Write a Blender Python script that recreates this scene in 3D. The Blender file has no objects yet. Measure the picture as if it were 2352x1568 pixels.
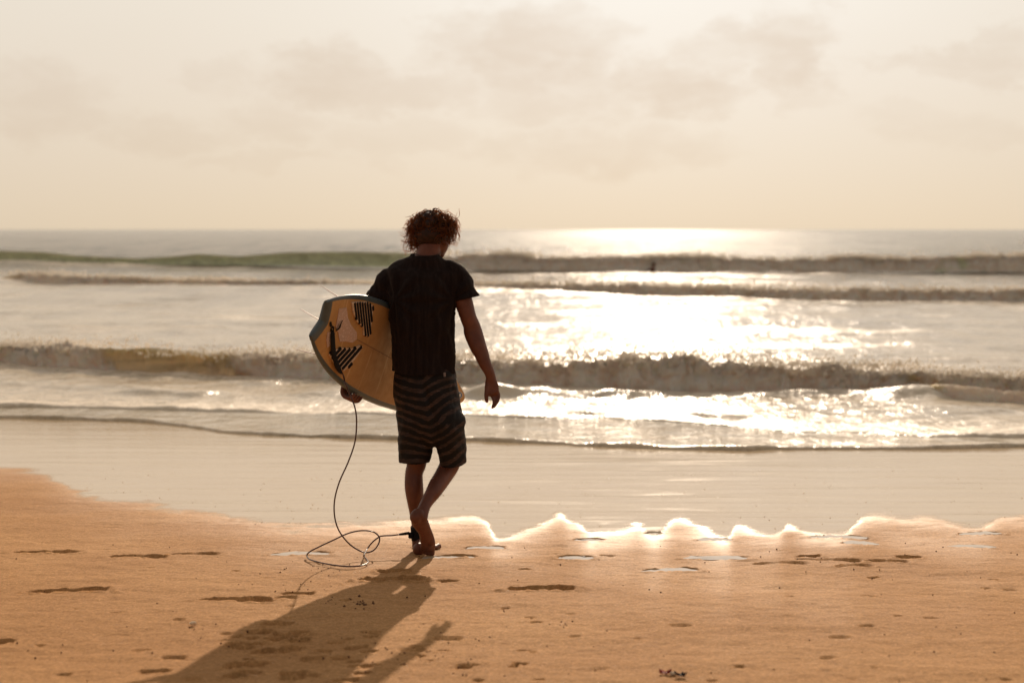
import bpy, bmesh, math, random
import numpy as np
from mathutils import Vector, Matrix

random.seed(7)
RNG = np.random.default_rng(11)
scene = bpy.context.scene
COL = scene.collection

# ------------------------------------------------------------------ camera
H = 1.63                                   # lens height above the sand
FOC = 2352 * 50 / 36.0                     # 50 mm lens, measured on a 2352 px wide print
PITCH = math.atan((784 - 526.5) / FOC)
cd = bpy.data.cameras.new('camera')
cam = bpy.data.objects.new('camera', cd)
COL.objects.link(cam)
cam.location = (0, 0, H)
cam.rotation_euler = (math.pi / 2 - PITCH, 0, 0)
cd.lens = 50
cd.sensor_width = 36
cd.clip_start = 0.05
cd.clip_end = 40000
cd.dof.use_dof = True
cd.dof.focus_distance = 7.12
cd.dof.aperture_fstop = 2.0
scene.camera = cam

Fv = np.array([0, math.cos(PITCH), -math.sin(PITCH)])
Uv = np.array([0, math.sin(PITCH), math.cos(PITCH)])
Rv = np.array([1.0, 0, 0])
C0 = np.array([0, 0, H])


def ray(u, v):
    u = np.asarray(u, float); v = np.asarray(v, float)
    return Fv + Rv * ((u - 1176) / FOC)[..., None] + Uv * ((784 - v) / FOC)[..., None]


def U(u, v, Y):
    r = ray(u, v)
    return C0 + r * (np.asarray(Y, float) / r[..., 1])[..., None]


def slope(v):                               # dz/dy of the sight line through row v
    r = ray(np.full(np.shape(v), 1176.0), v)
    return r[..., 2] / r[..., 1]


# ------------------------------------------------------------------ sun, sky, exposure
SUNDIR = ray(1512.0, -800.0)
SUNDIR = SUNDIR / np.linalg.norm(SUNDIR)
SUN_EL = math.asin(SUNDIR[2])
SUN_AZ = math.atan2(SUNDIR[0], SUNDIR[1])   # from +Y towards +X
sl = bpy.data.lights.new('sun', 'SUN')
sl.energy = 4.2
sl.angle = math.radians(0.6)
sl.color = (1.0, 0.80, 0.60)
sun = bpy.data.objects.new('sun', sl)
COL.objects.link(sun)
sun.rotation_euler = Vector(SUNDIR).to_track_quat('Z', 'Y').to_euler()

scene.view_settings.view_transform = 'Standard'
scene.view_settings.look = 'None'
scene.view_settings.exposure = 0.0
scene.view_settings.gamma = 1.0
scene.view_settings.use_curve_mapping = False
scene.render.engine = 'CYCLES'
scene.cycles.use_denoising = True
scene.cycles.max_bounces = 6
scene.cycles.diffuse_bounces = 3
scene.cycles.glossy_bounces = 3
scene.cycles.transmission_bounces = 4
scene.cycles.transparent_max_bounces = 6
scene.cycles.caustics_reflective = False
scene.cycles.caustics_refractive = False
scene.cycles.sample_clamp_indirect = 4.0
scene.cycles.sample_clamp_direct = 14.0

world = bpy.data.worlds.new("World")
scene.world = world
world.use_nodes = True


class NT:
    """short helper round a node tree"""
    def __init__(s, tree):
        s.t = tree; s.n = tree.nodes; s.l = tree.links

    def new(s, typ, **kw):
        n = s.n.new(typ)
        for k, v in kw.items():
            setattr(n, k, v)
        return n

    def put(s, sock, val):
        if isinstance(val, bpy.types.NodeSocket):
            s.l.new(val, sock)
        elif isinstance(val, (tuple, list)):
            if len(sock.default_value) == 4 and len(val) == 3:
                val = tuple(val) + (1,)
            sock.default_value = val
        else:
            sock.default_value = val

    def math(s, op, a, b=0.0, c=0.0, clamp=False):
        n = s.new('ShaderNodeMath', operation=op, use_clamp=clamp)
        s.put(n.inputs[0], a); s.put(n.inputs[1], b); s.put(n.inputs[2], c)
        return n.outputs[0]

    def vmath(s, op, a, b=(0, 0, 0)):
        n = s.new('ShaderNodeVectorMath', operation=op)
        s.put(n.inputs[0], a); s.put(n.inputs[1], b)
        return n.outputs['Value'] if op in ('DOT_PRODUCT', 'LENGTH') else n.outputs[0]

    def mix(s, f, a, b, blend='MIX'):
        n = s.new('ShaderNodeMix', data_type='RGBA', blend_type=blend)
        s.put(n.inputs[0], f); s.put(n.inputs[6], a); s.put(n.inputs[7], b)
        return n.outputs[2]

    def maprange(s, v, a, b, c=0.0, d=1.0, interp='SMOOTHSTEP'):
        n = s.new('ShaderNodeMapRange', interpolation_type=interp)
        s.put(n.inputs[0], v); s.put(n.inputs[1], a); s.put(n.inputs[2], b)
        s.put(n.inputs[3], c); s.put(n.inputs[4], d)
        return n.outputs[0]

    def ramp(s, f, stops, interp='LINEAR'):
        n = s.new('ShaderNodeValToRGB')
        n.color_ramp.interpolation = interp
        els = n.color_ramp.elements
        while len(els) < len(stops):
            els.new(0.5)
        for e, (p, c) in zip(els, stops):
            e.position = p
            e.color = tuple(c) + (1,) if len(c) == 3 else c
        s.put(n.inputs[0], f)
        return n.outputs[0]

    def noise(s, vec, scale, detail=3.0, rough=0.5, dist=0.0):
        n = s.new('ShaderNodeTexNoise')
        if vec is not None:
            s.put(n.inputs['Vector'], vec)
        n.inputs['Scale'].default_value = scale
        n.inputs['Detail'].default_value = detail
        n.inputs['Roughness'].default_value = rough
        n.inputs['Distortion'].default_value = dist
        return n.outputs[0]

    def mapping(s, vec, scale=(1, 1, 1), rot=(0, 0, 0), loc=(0, 0, 0)):
        n = s.new('ShaderNodeMapping')
        s.put(n.inputs[0], vec)
        n.inputs['Location'].default_value = loc
        n.inputs['Rotation'].default_value = rot
        n.inputs['Scale'].default_value = scale
        return n.outputs[0]

    def bump(s, h, strength, distance, normal=None):
        n = s.new('ShaderNodeBump')
        n.inputs['Strength'].default_value = strength
        n.inputs['Distance'].default_value = distance
        s.put(n.inputs['Height'], h)
        if normal is not None:
            s.l.new(normal, n.inputs['Normal'])
        return n.outputs[0]


def build_world():
    W = NT(world.node_tree)
    W.n.clear()
    out = W.new('ShaderNodeOutputWorld')
    bg = W.new('ShaderNodeBackground')
    bg2 = W.new('ShaderNodeBackground')
    add = W.new('ShaderNodeAddShader')
    sky = W.new('ShaderNodeTexSky')
    sky.sky_type = 'NISHITA'
    sky.sun_disc = False
    sky.sun_elevation = SUN_EL
    sky.sun_rotation = SUN_AZ
    sky.altitude = 0
    sky.air_density = 1.0
    sky.dust_density = 1.0
    sky.ozone_density = 1.0
    # most of the clear sky is veiled by the haze: only a share of it comes through
    W.put(bg2.inputs[0], W.mix(1.0, sky.outputs[0], (0.065, 0.070, 0.085), 'MULTIPLY'))
    bg2.inputs[1].default_value = 0.05
    tc = W.new('ShaderNodeTexCoord')
    d = tc.outputs['Generated']
    sep = W.new('ShaderNodeSeparateXYZ')
    W.l.new(d, sep.inputs[0])
    x, y, z = sep.outputs
    cs = W.vmath('DOT_PRODUCT', d, tuple(SUNDIR))
    elev = W.math('ABSOLUTE', z)
    # warm humid haze: darker and yellower at the horizon, whiter higher up
    base = W.ramp(elev, [(0.0, (0.745, 0.612, 0.452)), (0.04, (0.775, 0.648, 0.503)), (0.10, (0.82, 0.708, 0.577)),
                         (0.17, (0.855, 0.77, 0.645)), (0.40, (0.66, 0.59, 0.51)), (1.0, (0.46, 0.43, 0.40))])
    f = W.maprange(cs, -0.5, 0.97, 0.40, 1.0)
    g1 = W.math('POWER', W.math('MAXIMUM', cs, 0.0), 30.0)
    f2 = W.math('ADD', f, W.math('MULTIPLY', g1, 0.05))
    g2 = W.math('POWER', W.math('MAXIMUM', cs, 0.0), 300.0)
    f3 = W.math('ADD', f2, W.math('MULTIPLY', g2, 1.0))
    fc = W.new('ShaderNodeCombineColor')
    for i in range(3):
        W.l.new(f3, fc.inputs[i])
    col = W.mix(1.0, base, fc.outputs[0], 'MULTIPLY')
    glow = W.math('MULTIPLY', W.math('POWER', W.math('MAXIMUM', cs, 0.0), 40.0), 1.5, clamp=True)
    col = W.mix(glow, col, (0.97, 0.93, 0.87))
    # clouds: soft puffs where they hang over the sea, thinner drifting ones all round
    inv = W.math('DIVIDE', 1.0, W.math('MAXIMUM', y, 0.15))
    az = W.math('MULTIPLY', x, inv)
    el = W.math('MULTIPLY', z, inv)
    n1 = W.noise(W.mapping(d, (13, 13, 26)), 1.0, 9, 0.66)
    n2 = W.noise(W.mapping(d, (13, 13, 26), loc=(5.3, 1.2, 7.7)), 1.0, 9, 0.66)
    n4 = W.noise(W.mapping(d, (22, 22, 60), loc=(1.3, 4.2, 2.7)), 1.0, 8, 0.6, 0.4)
    azd = W.math('ADD', az, W.math('MULTIPLY', W.math('SUBTRACT', n1, 0.5), 0.15))
    eld = W.math('ADD', el, W.math('MULTIPLY', W.math('SUBTRACT', n2, 0.5), 0.085))
    blobs = [(1200, 125, 170, 85, 1.0), (1290, 75, 90, 55, .7), (1330, 215, 210, 60, .65), (1520, 205, 130, 65, .95),
             (1690, 110, 110, 50, .8), (1820, 120, 100, 85, .95), (770, 190, 140, 55, .8), (900, 225, 190, 38, .65),
             (500, 180, 80, 40, .35), (2200, 130, 150, 32, .6), (2330, 105, 90, 40, .6), (110, 240, 150, 75, .5),
             (620, 290, 110, 36, .45), (370, 310, 110, 34, .4), (1380, 345, 260, 45, .5), (900, 330, 130, 40, .35),
             (2150, 260, 160, 36, .3), (1850, 230, 60, 30, .4), (600, 370, 140, 20, .3), (2330, 300, 120, 30, .25)]
    tot = None
    for (u, v, ru, rv, s) in blobs:
        a0 = (u - 1176) / FOC; e0 = (526.5 - v) / FOC
        da = W.math('MULTIPLY', W.math('SUBTRACT', azd, a0), FOC / ru)
        de = W.math('MULTIPLY', W.math('SUBTRACT', eld, e0), FOC / rv)
        r2 = W.math('ADD', W.math('MULTIPLY', da, da), W.math('MULTIPLY', de, de))
        m = W.maprange(r2, 2.6, 0.1, 0.0, s)
        tot = m if tot is None else W.math('MAXIMUM', tot, m)
    front = W.maprange(y, 0.3, 0.6)
    tot = W.math('MULTIPLY', tot, front)
    gen = W.noise(W.mapping(d, (3.5, 3.5, 8), loc=(2, 9, 1)), 1.0, 6, 0.55)
    gm = W.math('MULTIPLY', W.maprange(gen, 0.50, 0.75), W.maprange(elev, 0.02, 0.2, 0.15, 0.7))
    gm = W.math('MULTIPLY', gm, W.maprange(front, 0, 1, 1.0, 0.12))
    dens = W.math('MAXIMUM', tot, gm)
    dens = W.math('MULTIPLY', dens, W.maprange(n4, 0.3, 0.62, 0.55, 1.0), clamp=True)
    cloudc = W.mix(1.0, W.mix(W.math('MULTIPLY', glow, 0.75), base, (0.97, 0.93, 0.87)), (0.865, 0.815, 0.775), 'MULTIPLY')
    cl = W.new('ShaderNodeCombineColor')
    fcap = W.math('MINIMUM', f3, 1.02)
    for i in range(3):
        W.l.new(fcap, cl.inputs[i])
    cloudc = W.mix(1.0, cloudc, cl.outputs[0], 'MULTIPLY')
    col = W.mix(dens, col, cloudc)
    W.l.new(col, bg.inputs[0])
    bg.inputs[1].default_value = 0.95
    W.l.new(bg.outputs[0], add.inputs[0])
    W.l.new(bg2.outputs[0], add.inputs[1])
    W.l.new(add.outputs[0], out.inputs[0])


build_world()

# ------------------------------------------------------------------ numeric helpers


def _hash(i, j, k, seed):
    h = (i * 374761393 + j * 668265263 + k * 2147483647 + seed * 974711) & 0xFFFFFFFF
    h = ((h ^ (h >> 13)) * 1274126177) & 0xFFFFFFFF
    h = h ^ (h >> 16)
    return (h & 0xFFFF) / 32767.5 - 1.0


def vn(x, y, z=0.0, seed=0):
    x, y, z = np.broadcast_arrays(np.asarray(x, float), np.asarray(y, float), np.asarray(z, float))
    xi = np.floor(x).astype(np.int64); yi = np.floor(y).astype(np.int64); zi = np.floor(z).astype(np.int64)
    fx = x - xi; fy = y - yi; fz = z - zi
    fx = fx * fx * fx * (fx * (fx * 6 - 15) + 10)
    fy = fy * fy * fy * (fy * (fy * 6 - 15) + 10)
    fz = fz * fz * fz * (fz * (fz * 6 - 15) + 10)
    r = 0
    for a in (0, 1):
        wa = fx if a else 1 - fx
        for b in (0, 1):
            wb = fy if b else 1 - fy
            for c in (0, 1):
                wc = fz if c else 1 - fz
                r = r + _hash(xi + a, yi + b, zi + c, seed) * wa * wb * wc
    return r


def fbm(x, y, z=0.0, octv=4, seed=0, gain=0.5):
    s = 0; a = 1.0; f = 1.0
    for o in range(octv):
        s = s + a * vn(np.asarray(x) * f + 17.3 * o, np.asarray(y) * f - 9.1 * o, np.asarray(z) * f, seed + o)
        a *= gain; f *= 2.03
    return s


def sstep(a, b, x):
    t = np.clip((np.asarray(x, float) - a) / (b - a), 0, 1)
    return t * t * (3 - 2 * t)


def softplus(x, k):
    return np.where(x / k > 30, x, k * np.log1p(np.exp(np.clip(x / k, -50, 30))))


# ------------------------------------------------------------------ object helpers


def mesh_obj(name, V, F, mat, parent=None, smooth=True, attrs=None):
    V = np.asarray(V, np.float32); F = np.asarray(F, np.int32)
    me = bpy.data.meshes.new(name)
    me.vertices.add(len(V)); me.vertices.foreach_set('co', V.ravel())
    k = F.shape[1]
    me.loops.add(F.size); me.loops.foreach_set('vertex_index', F.ravel())
    me.polygons.add(len(F))
    me.polygons.foreach_set('loop_start', np.arange(0, F.size, k, dtype=np.int32))
    me.polygons.foreach_set('loop_total', np.full(len(F), k, np.int32))
    me.polygons.foreach_set('use_smooth', np.full(len(F), smooth, bool))
    if attrs:
        for an, av in attrs.items():
            at = me.attributes.new(an, 'FLOAT', 'POINT')
            at.data.foreach_set('value', np.asarray(av, np.float32).ravel())
    me.update(calc_edges=True)
    me.validate()
    if mat:
        me.materials.append(mat)
    ob = bpy.data.objects.new(name, me)
    COL.objects.link(ob)
    if parent:
        ob.parent = parent
        ob.matrix_parent_inverse = Matrix.Translation(-Vector(parent.location))
    return ob


def grid_faces(nr, nc, wrap=False):
    r = np.arange(nr - 1)[:, None]; c = np.arange(nc if wrap else nc - 1)[None, :]
    c2 = (c + 1) % nc
    return np.stack([r * nc + c, r * nc + c2, (r + 1) * nc + c2, (r + 1) * nc + c], -1).reshape(-1, 4)


def tag(o, label=None, cat=None, group=None, kind=None):
    if label: o['label'] = label
    if cat: o['category'] = cat
    if group: o['group'] = group
    if kind: o['kind'] = kind
    return o


def empty(name, loc):
    o = bpy.data.objects.new(name, None)
    o.location = loc
    o.empty_display_size = 0.1
    COL.objects.link(o)
    return o


def catmull(P, n):
    P = np.asarray(P, float)
    Q = np.vstack([2 * P[0] - P[1], P, 2 * P[-1] - P[-2]])
    out = []
    for i in range(1, len(Q) - 2):
        t = np.linspace(0, 1, n, endpoint=False)[:, None]
        a, b, c, d = Q[i - 1], Q[i], Q[i + 1], Q[i + 2]
        out.append(0.5 * (2 * b + (c - a) * t + (2 * a - 5 * b + 4 * c - d) * t ** 2 + (3 * b - a - 3 * c + d) * t ** 3))
    out.append(Q[-2][None])
    return np.vstack(out)


def tube(P, r, seg=8, caps=True):
    """tube along points P with radius r (scalar or per point), parallel-transported frame"""
    P = np.asarray(P, float); n = len(P)
    r = np.broadcast_to(np.asarray(r, float), (n,))
    T = np.gradient(P, axis=0); T /= np.linalg.norm(T, axis=1)[:, None] + 1e-12
    a = np.array([0.3, 0.2, 0.93]); a = a - T[0] * (a @ T[0]); a /= np.linalg.norm(a)
    th = np.linspace(0, 2 * np.pi, seg, endpoint=False)
    V = []
    for i in range(n):
        a = a - T[i] * (a @ T[i]); a /= np.linalg.norm(a) + 1e-12
        b = np.cross(T[i], a)
        V.append(P[i] + r[i] * (np.cos(th)[:, None] * a + np.sin(th)[:, None] * b))
    V = np.vstack(V)
    F = grid_faces(n, seg, True)
    if caps:
        V = np.vstack([V, P[0], P[-1]])
        k = np.arange(seg); k2 = (k + 1) % seg
        c0 = np.full(seg, n * seg); c1 = c0 + 1
        F = np.vstack([F, np.stack([k2, k, c0, c0], -1), np.stack([(n - 1) * seg + k, (n - 1) * seg + k2, c1, c1], -1)])
    return V, F


class Soup:
    """collects pieces of one mesh (quads; triangles repeat the last index)"""
    def __init__(s):
        s.V = []; s.F = []; s.n = 0

    def add(s, V, F):
        s.V.append(np.asarray(V, float)); s.F.append(np.asarray(F, int) + s.n); s.n += len(V)
        return s

    def ellipsoid(s, c, R, M=None, seg=24, rings=14):
        c = np.asarray(c, float); R = np.asarray(R, float)
        ph = np.linspace(0.001, np.pi - 0.001, rings)[:, None]; th = np.linspace(0, 2 * np.pi, seg, endpoint=False)[None]
        P = np.stack([np.sin(ph) * np.cos(th), np.sin(ph) * np.sin(th), np.cos(ph) + 0 * th], -1).reshape(-1, 3) * R
        if M is not None:
            P = P @ np.asarray(M, float)        # rows of M = local axes in world
        P = P + c
        F = grid_faces(rings, seg, True)[:, ::-1]
        P = np.vstack([P, P[:seg].mean(0), P[-seg:].mean(0)])
        k = np.arange(seg); k2 = (k + 1) % seg; a0 = np.full(seg, rings * seg)
        F = np.vstack([F, np.stack([k, k2, a0, a0], -1), np.stack([(rings - 1) * seg + k2, (rings - 1) * seg + k, a0 + 1, a0 + 1], -1)])
        return s.add(P, F)

    def build(s, name, mat, parent=None, smooth=True):
        V = np.vstack(s.V); F = np.vstack(s.F)
        tri = F[:, 2] == F[:, 3]
        me = bpy.data.meshes.new(name)
        faces = [tuple(f[:3]) if t else tuple(f) for f, t in zip(F.tolist(), tri.tolist())]
        me.from_pydata(V.tolist(), [], faces)
        me.polygons.foreach_set('use_smooth', np.full(len(faces), smooth, bool))
        me.update()
        if mat: me.materials.append(mat)
        ob = bpy.data.objects.new(name, me)
        COL.objects.link(ob)
        if parent:
            ob.parent = parent
            ob.matrix_parent_inverse = Matrix.Translation(-Vector(parent.location))
        return ob


def loft(rings, seg=28, n=6, power=2.0):
    """rings: (u, v, Y, half width in px, half depth in m) along a limb, smooth closed tube with rounded ends"""
    R = np.array([list(q) for q in rings], float)
    C = U(R[:, 0], R[:, 1], R[:, 2])
    rx = R[:, 3] * R[:, 2] / FOC
    A = catmull(np.column_stack([C, rx, R[:, 4]]), n)
    C, rx, ry = A[:, :3], A[:, 3], A[:, 4]
    T = np.gradient(C, axis=0); T /= np.linalg.norm(T, axis=1)[:, None]
    # rounded ends
    for end in (0, 1):
        i = 0 if end == 0 else -1
        d = -T[0] if end == 0 else T[-1]
        add = []
        for q in (0.35, 0.65, 0.85, 0.97):
            e = math.sqrt(1 - q * q); m = min(rx[i], ry[i])
            add.append((C[i] + d * q * m * 0.8, rx[i] * e, ry[i] * e, T[i]))
        if end == 0: add = add[::-1]
        aC = np.array([a[0] for a in add]); ax = np.array([a[1] for a in add]); ay = np.array([a[2] for a in add]); aT = np.array([a[3] for a in add])
        if end == 0:
            C = np.vstack([aC, C]); rx = np.r_[ax, rx]; ry = np.r_[ay, ry]; T = np.vstack([aT, T])
        else:
            C = np.vstack([C, aC]); rx = np.r_[rx, ax]; ry = np.r_[ry, ay]; T = np.vstack([T, aT])
    view = C - C0; view /= np.linalg.norm(view, axis=1)[:, None]
    S = np.cross(T, view); S /= np.linalg.norm(S, axis=1)[:, None]
    D = np.cross(S, T)
    th = np.linspace(0, 2 * np.pi, seg, endpoint=False)
    cx = np.sign(np.cos(th)) * np.abs(np.cos(th)) ** (2 / power); sy = np.sign(np.sin(th)) * np.abs(np.sin(th)) ** (2 / power)
    V = C[:, None] + rx[:, None, None] * cx[None, :, None] * S[:, None] + ry[:, None, None] * sy[None, :, None] * D[:, None]
    nr = len(C)
    V = V.reshape(-1, 3)
    F = grid_faces(nr, seg, True)
    V = np.vstack([V, V[:seg].mean(0), V[-seg:].mean(0)])
    k = np.arange(seg); k2 = (k + 1) % seg; c0 = np.full(seg, nr * seg)
    F = np.vstack([F, np.stack([k2, k, c0, c0], -1), np.stack([(nr - 1) * seg + k, (nr - 1) * seg + k2, c0 + 1, c0 + 1], -1)])
    # consistent outward winding
    return V, F


def fuse(soup, voxel, smooth_it=4):
    """voxel-fuse a soup of closed pieces into one continuous skin; returns a bmesh"""
    tmp = soup.build('tmp', None)
    bm = bmesh.new(); bm.from_mesh(tmp.data)
    bmesh.ops.recalc_face_normals(bm, faces=bm.faces)
    bm.to_mesh(tmp.data); bm.free()
    m = tmp.modifiers.new('r', 'REMESH'); m.mode = 'VOXEL'; m.voxel_size = voxel; m.use_smooth_shade = True
    if smooth_it:
        s = tmp.modifiers.new('s', 'SMOOTH'); s.factor = 0.5; s.iterations = smooth_it
    dg = bpy.context.evaluated_depsgraph_get()
    dg.update()
    me = bpy.data.meshes.new_from_object(tmp.evaluated_get(dg))
    bm = bmesh.new(); bm.from_mesh(me)
    md = tmp.data
    bpy.data.objects.remove(tmp); bpy.data.meshes.remove(md); bpy.data.meshes.remove(me)
    return bm


def bm_obj(name, bm, mat, parent=None, smooth=True):
    me = bpy.data.meshes.new(name)
    bm.to_mesh(me); bm.free()
    me.polygons.foreach_set('use_smooth', np.full(len(me.polygons), smooth, bool))
    if mat: me.materials.append(mat)
    ob = bpy.data.objects.new(name, me)
    COL.objects.link(ob)
    if parent:
        ob.parent = parent
        ob.matrix_parent_inverse = Matrix.Translation(-Vector(parent.location))
    return ob


# ------------------------------------------------------------------ materials


def new_mat(name):
    m = bpy.data.materials.new(name)
    m.use_nodes = True
    N = NT(m.node_tree)
    p = N.n['Principled BSDF']
    return m, N, p


def simple(name, col, rough=0.6, spec=0.4, sheen=0.0, noise_amt=0.25, scale=40.0, bump=0.0, bdist=0.002, metallic=0.0):
    m, N, p = new_mat(name)
    tc = N.new('ShaderNodeTexCoord').outputs['Object']
    n = N.noise(tc, scale, 4, 0.6)
    dark = tuple(c * (1 - noise_amt) for c in col); lite = tuple(min(1, c * (1 + noise_amt)) for c in col)
    N.put(p.inputs['Base Color'], N.mix(N.maprange(n, 0.3, 0.7), dark, lite))
    p.inputs['Roughness'].default_value = rough
    p.inputs['Specular IOR Level'].default_value = spec
    p.inputs['Metallic'].default_value = metallic
    if sheen:
        p.inputs['Sheen Weight'].default_value = sheen
        p.inputs['Sheen Roughness'].default_value = 0.4
    if bump:
        N.put(p.inputs['Normal'], N.bump(n, bump, bdist))
    return m


def mat_sand():
    m, N, p = new_mat('sand')
    geo = N.new('ShaderNodeNewGeometry')
    pos = geo.outputs['Position']
    film = N.new('ShaderNodeAttribute', attribute_name='film').outputs['Fac']
    damp = N.new('ShaderNodeAttribute', attribute_name='damp').outputs['Fac']
    big = N.noise(pos, 0.9, 4, 0.5)
    grain = N.noise(pos, 130.0, 4, 0.8)
    mid = N.noise(N.mapping(pos, (1, 2.2, 1)), 14.0, 5, 0.62)
    streak = N.noise(N.mapping(pos, (0.5, 3.4, 1)), 1.6, 6, 0.62, 0.6)
    c = N.mix(N.maprange(big, 0.3, 0.7), (0.44, 0.226, 0.088), (0.505, 0.272, 0.111))
    c = N.mix(N.maprange(mid, 0.32, 0.72), N.mix(1.0, c, (0.88, 0.86, 0.84), 'MULTIPLY'), c)
    c = N.mix(N.math('MULTIPLY', N.maprange(grain, 0.45, 0.75), 0.9), c, N.mix(1.0, c, (1.6, 1.6, 1.65), 'MULTIPLY'))
    speck = N.noise(pos, 62.0, 4, 0.7)
    c = N.mix(N.maprange(speck, 0.34, 0.66), N.mix(1.0, c, (0.84, 0.83, 0.82), 'MULTIPLY'), N.mix(1.0, c, (1.15, 1.15, 1.15), 'MULTIPLY'))
    c = N.mix(N.math('MULTIPLY', N.maprange(speck, 0.68, 0.74), 0.6), c, (0.85, 0.66, 0.45))  # sparkle of sunlit grains, painted into the colour as pale spots
    dk = N.maprange(grain, 0.42, 0.26)
    c = N.mix(N.math('MULTIPLY', dk, 0.5), c, (0.13, 0.07, 0.045))
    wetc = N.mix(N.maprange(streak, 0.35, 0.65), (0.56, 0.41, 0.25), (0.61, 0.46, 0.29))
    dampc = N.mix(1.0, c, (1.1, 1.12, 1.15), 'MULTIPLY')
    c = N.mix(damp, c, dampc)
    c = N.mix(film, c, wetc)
    N.put(p.inputs['Base Color'], c)
    r_dry = N.maprange(grain, 0.55, 0.78, 0.85, 0.38)
    patchy = N.noise(N.mapping(pos, (1, 1.4, 1)), 2.4, 5, 0.6)
    dp = N.math('POWER', damp, 0.8)
    r = N.math('ADD', N.math('MULTIPLY', r_dry, N.math('SUBTRACT', 1.0, dp)), N.math('MULTIPLY', N.maprange(patchy, 0.3, 0.7, 0.44, 0.60), dp))
    rf = N.maprange(streak, 0.50, 0.72, 0.055, 0.16)
    mixr = N.math('ADD', N.math('MULTIPLY', r, N.math('SUBTRACT', 1.0, film)), N.math('MULTIPLY', rf, film))
    film_s = N.maprange(N.math('ADD', film, N.math('MULTIPLY', N.math('SUBTRACT', N.noise(pos, 170.0, 2, 0.5), 0.5), 2.2)), 0.40, 0.60)
    mixr = N.math('ADD', N.math('MULTIPLY', r, N.math('SUBTRACT', 1.0, film_s)), N.math('MULTIPLY', rf, film_s))
    N.put(p.inputs['Roughness'], mixr)
    sp = N.math('ADD', 0.08, N.math('MULTIPLY', N.math('MULTIPLY', damp, N.maprange(film, 0.15, 0.48, 1.0, 0.15)), N.maprange(patchy, 0.3, 0.65, 0.20, 0.45)))
    N.put(p.inputs['Specular IOR Level'], N.math('ADD', N.math('MULTIPLY', sp, N.math('SUBTRACT', 1.0, film_s)), N.math('MULTIPLY', film_s, 0.62)))
    # fine relief: grain on the dry part, faint swash streaks in the film
    notf = N.math('SUBTRACT', 1.0, film)
    hg = N.math('MULTIPLY', grain, N.math('MULTIPLY', notf, N.math('SUBTRACT', 0.0045, N.math('MULTIPLY', damp, 0.0038))))
    hm = N.math('MULTIPLY', mid, N.math('MULTIPLY', notf, 0.006))
    hs = N.math('MULTIPLY', streak, N.math('MULTIPLY', film, 0.004))
    h = N.math('ADD', N.math('ADD', hg, hm), hs)
    nb = N.new('ShaderNodeBump')
    nb.inputs['Strength'].default_value = 0.75
    nb.inputs['Distance'].default_value = 1.0
    N.put(nb.inputs['Height'], h)
    N.put(p.inputs['Normal'], nb.outputs[0])
    return m


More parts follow.
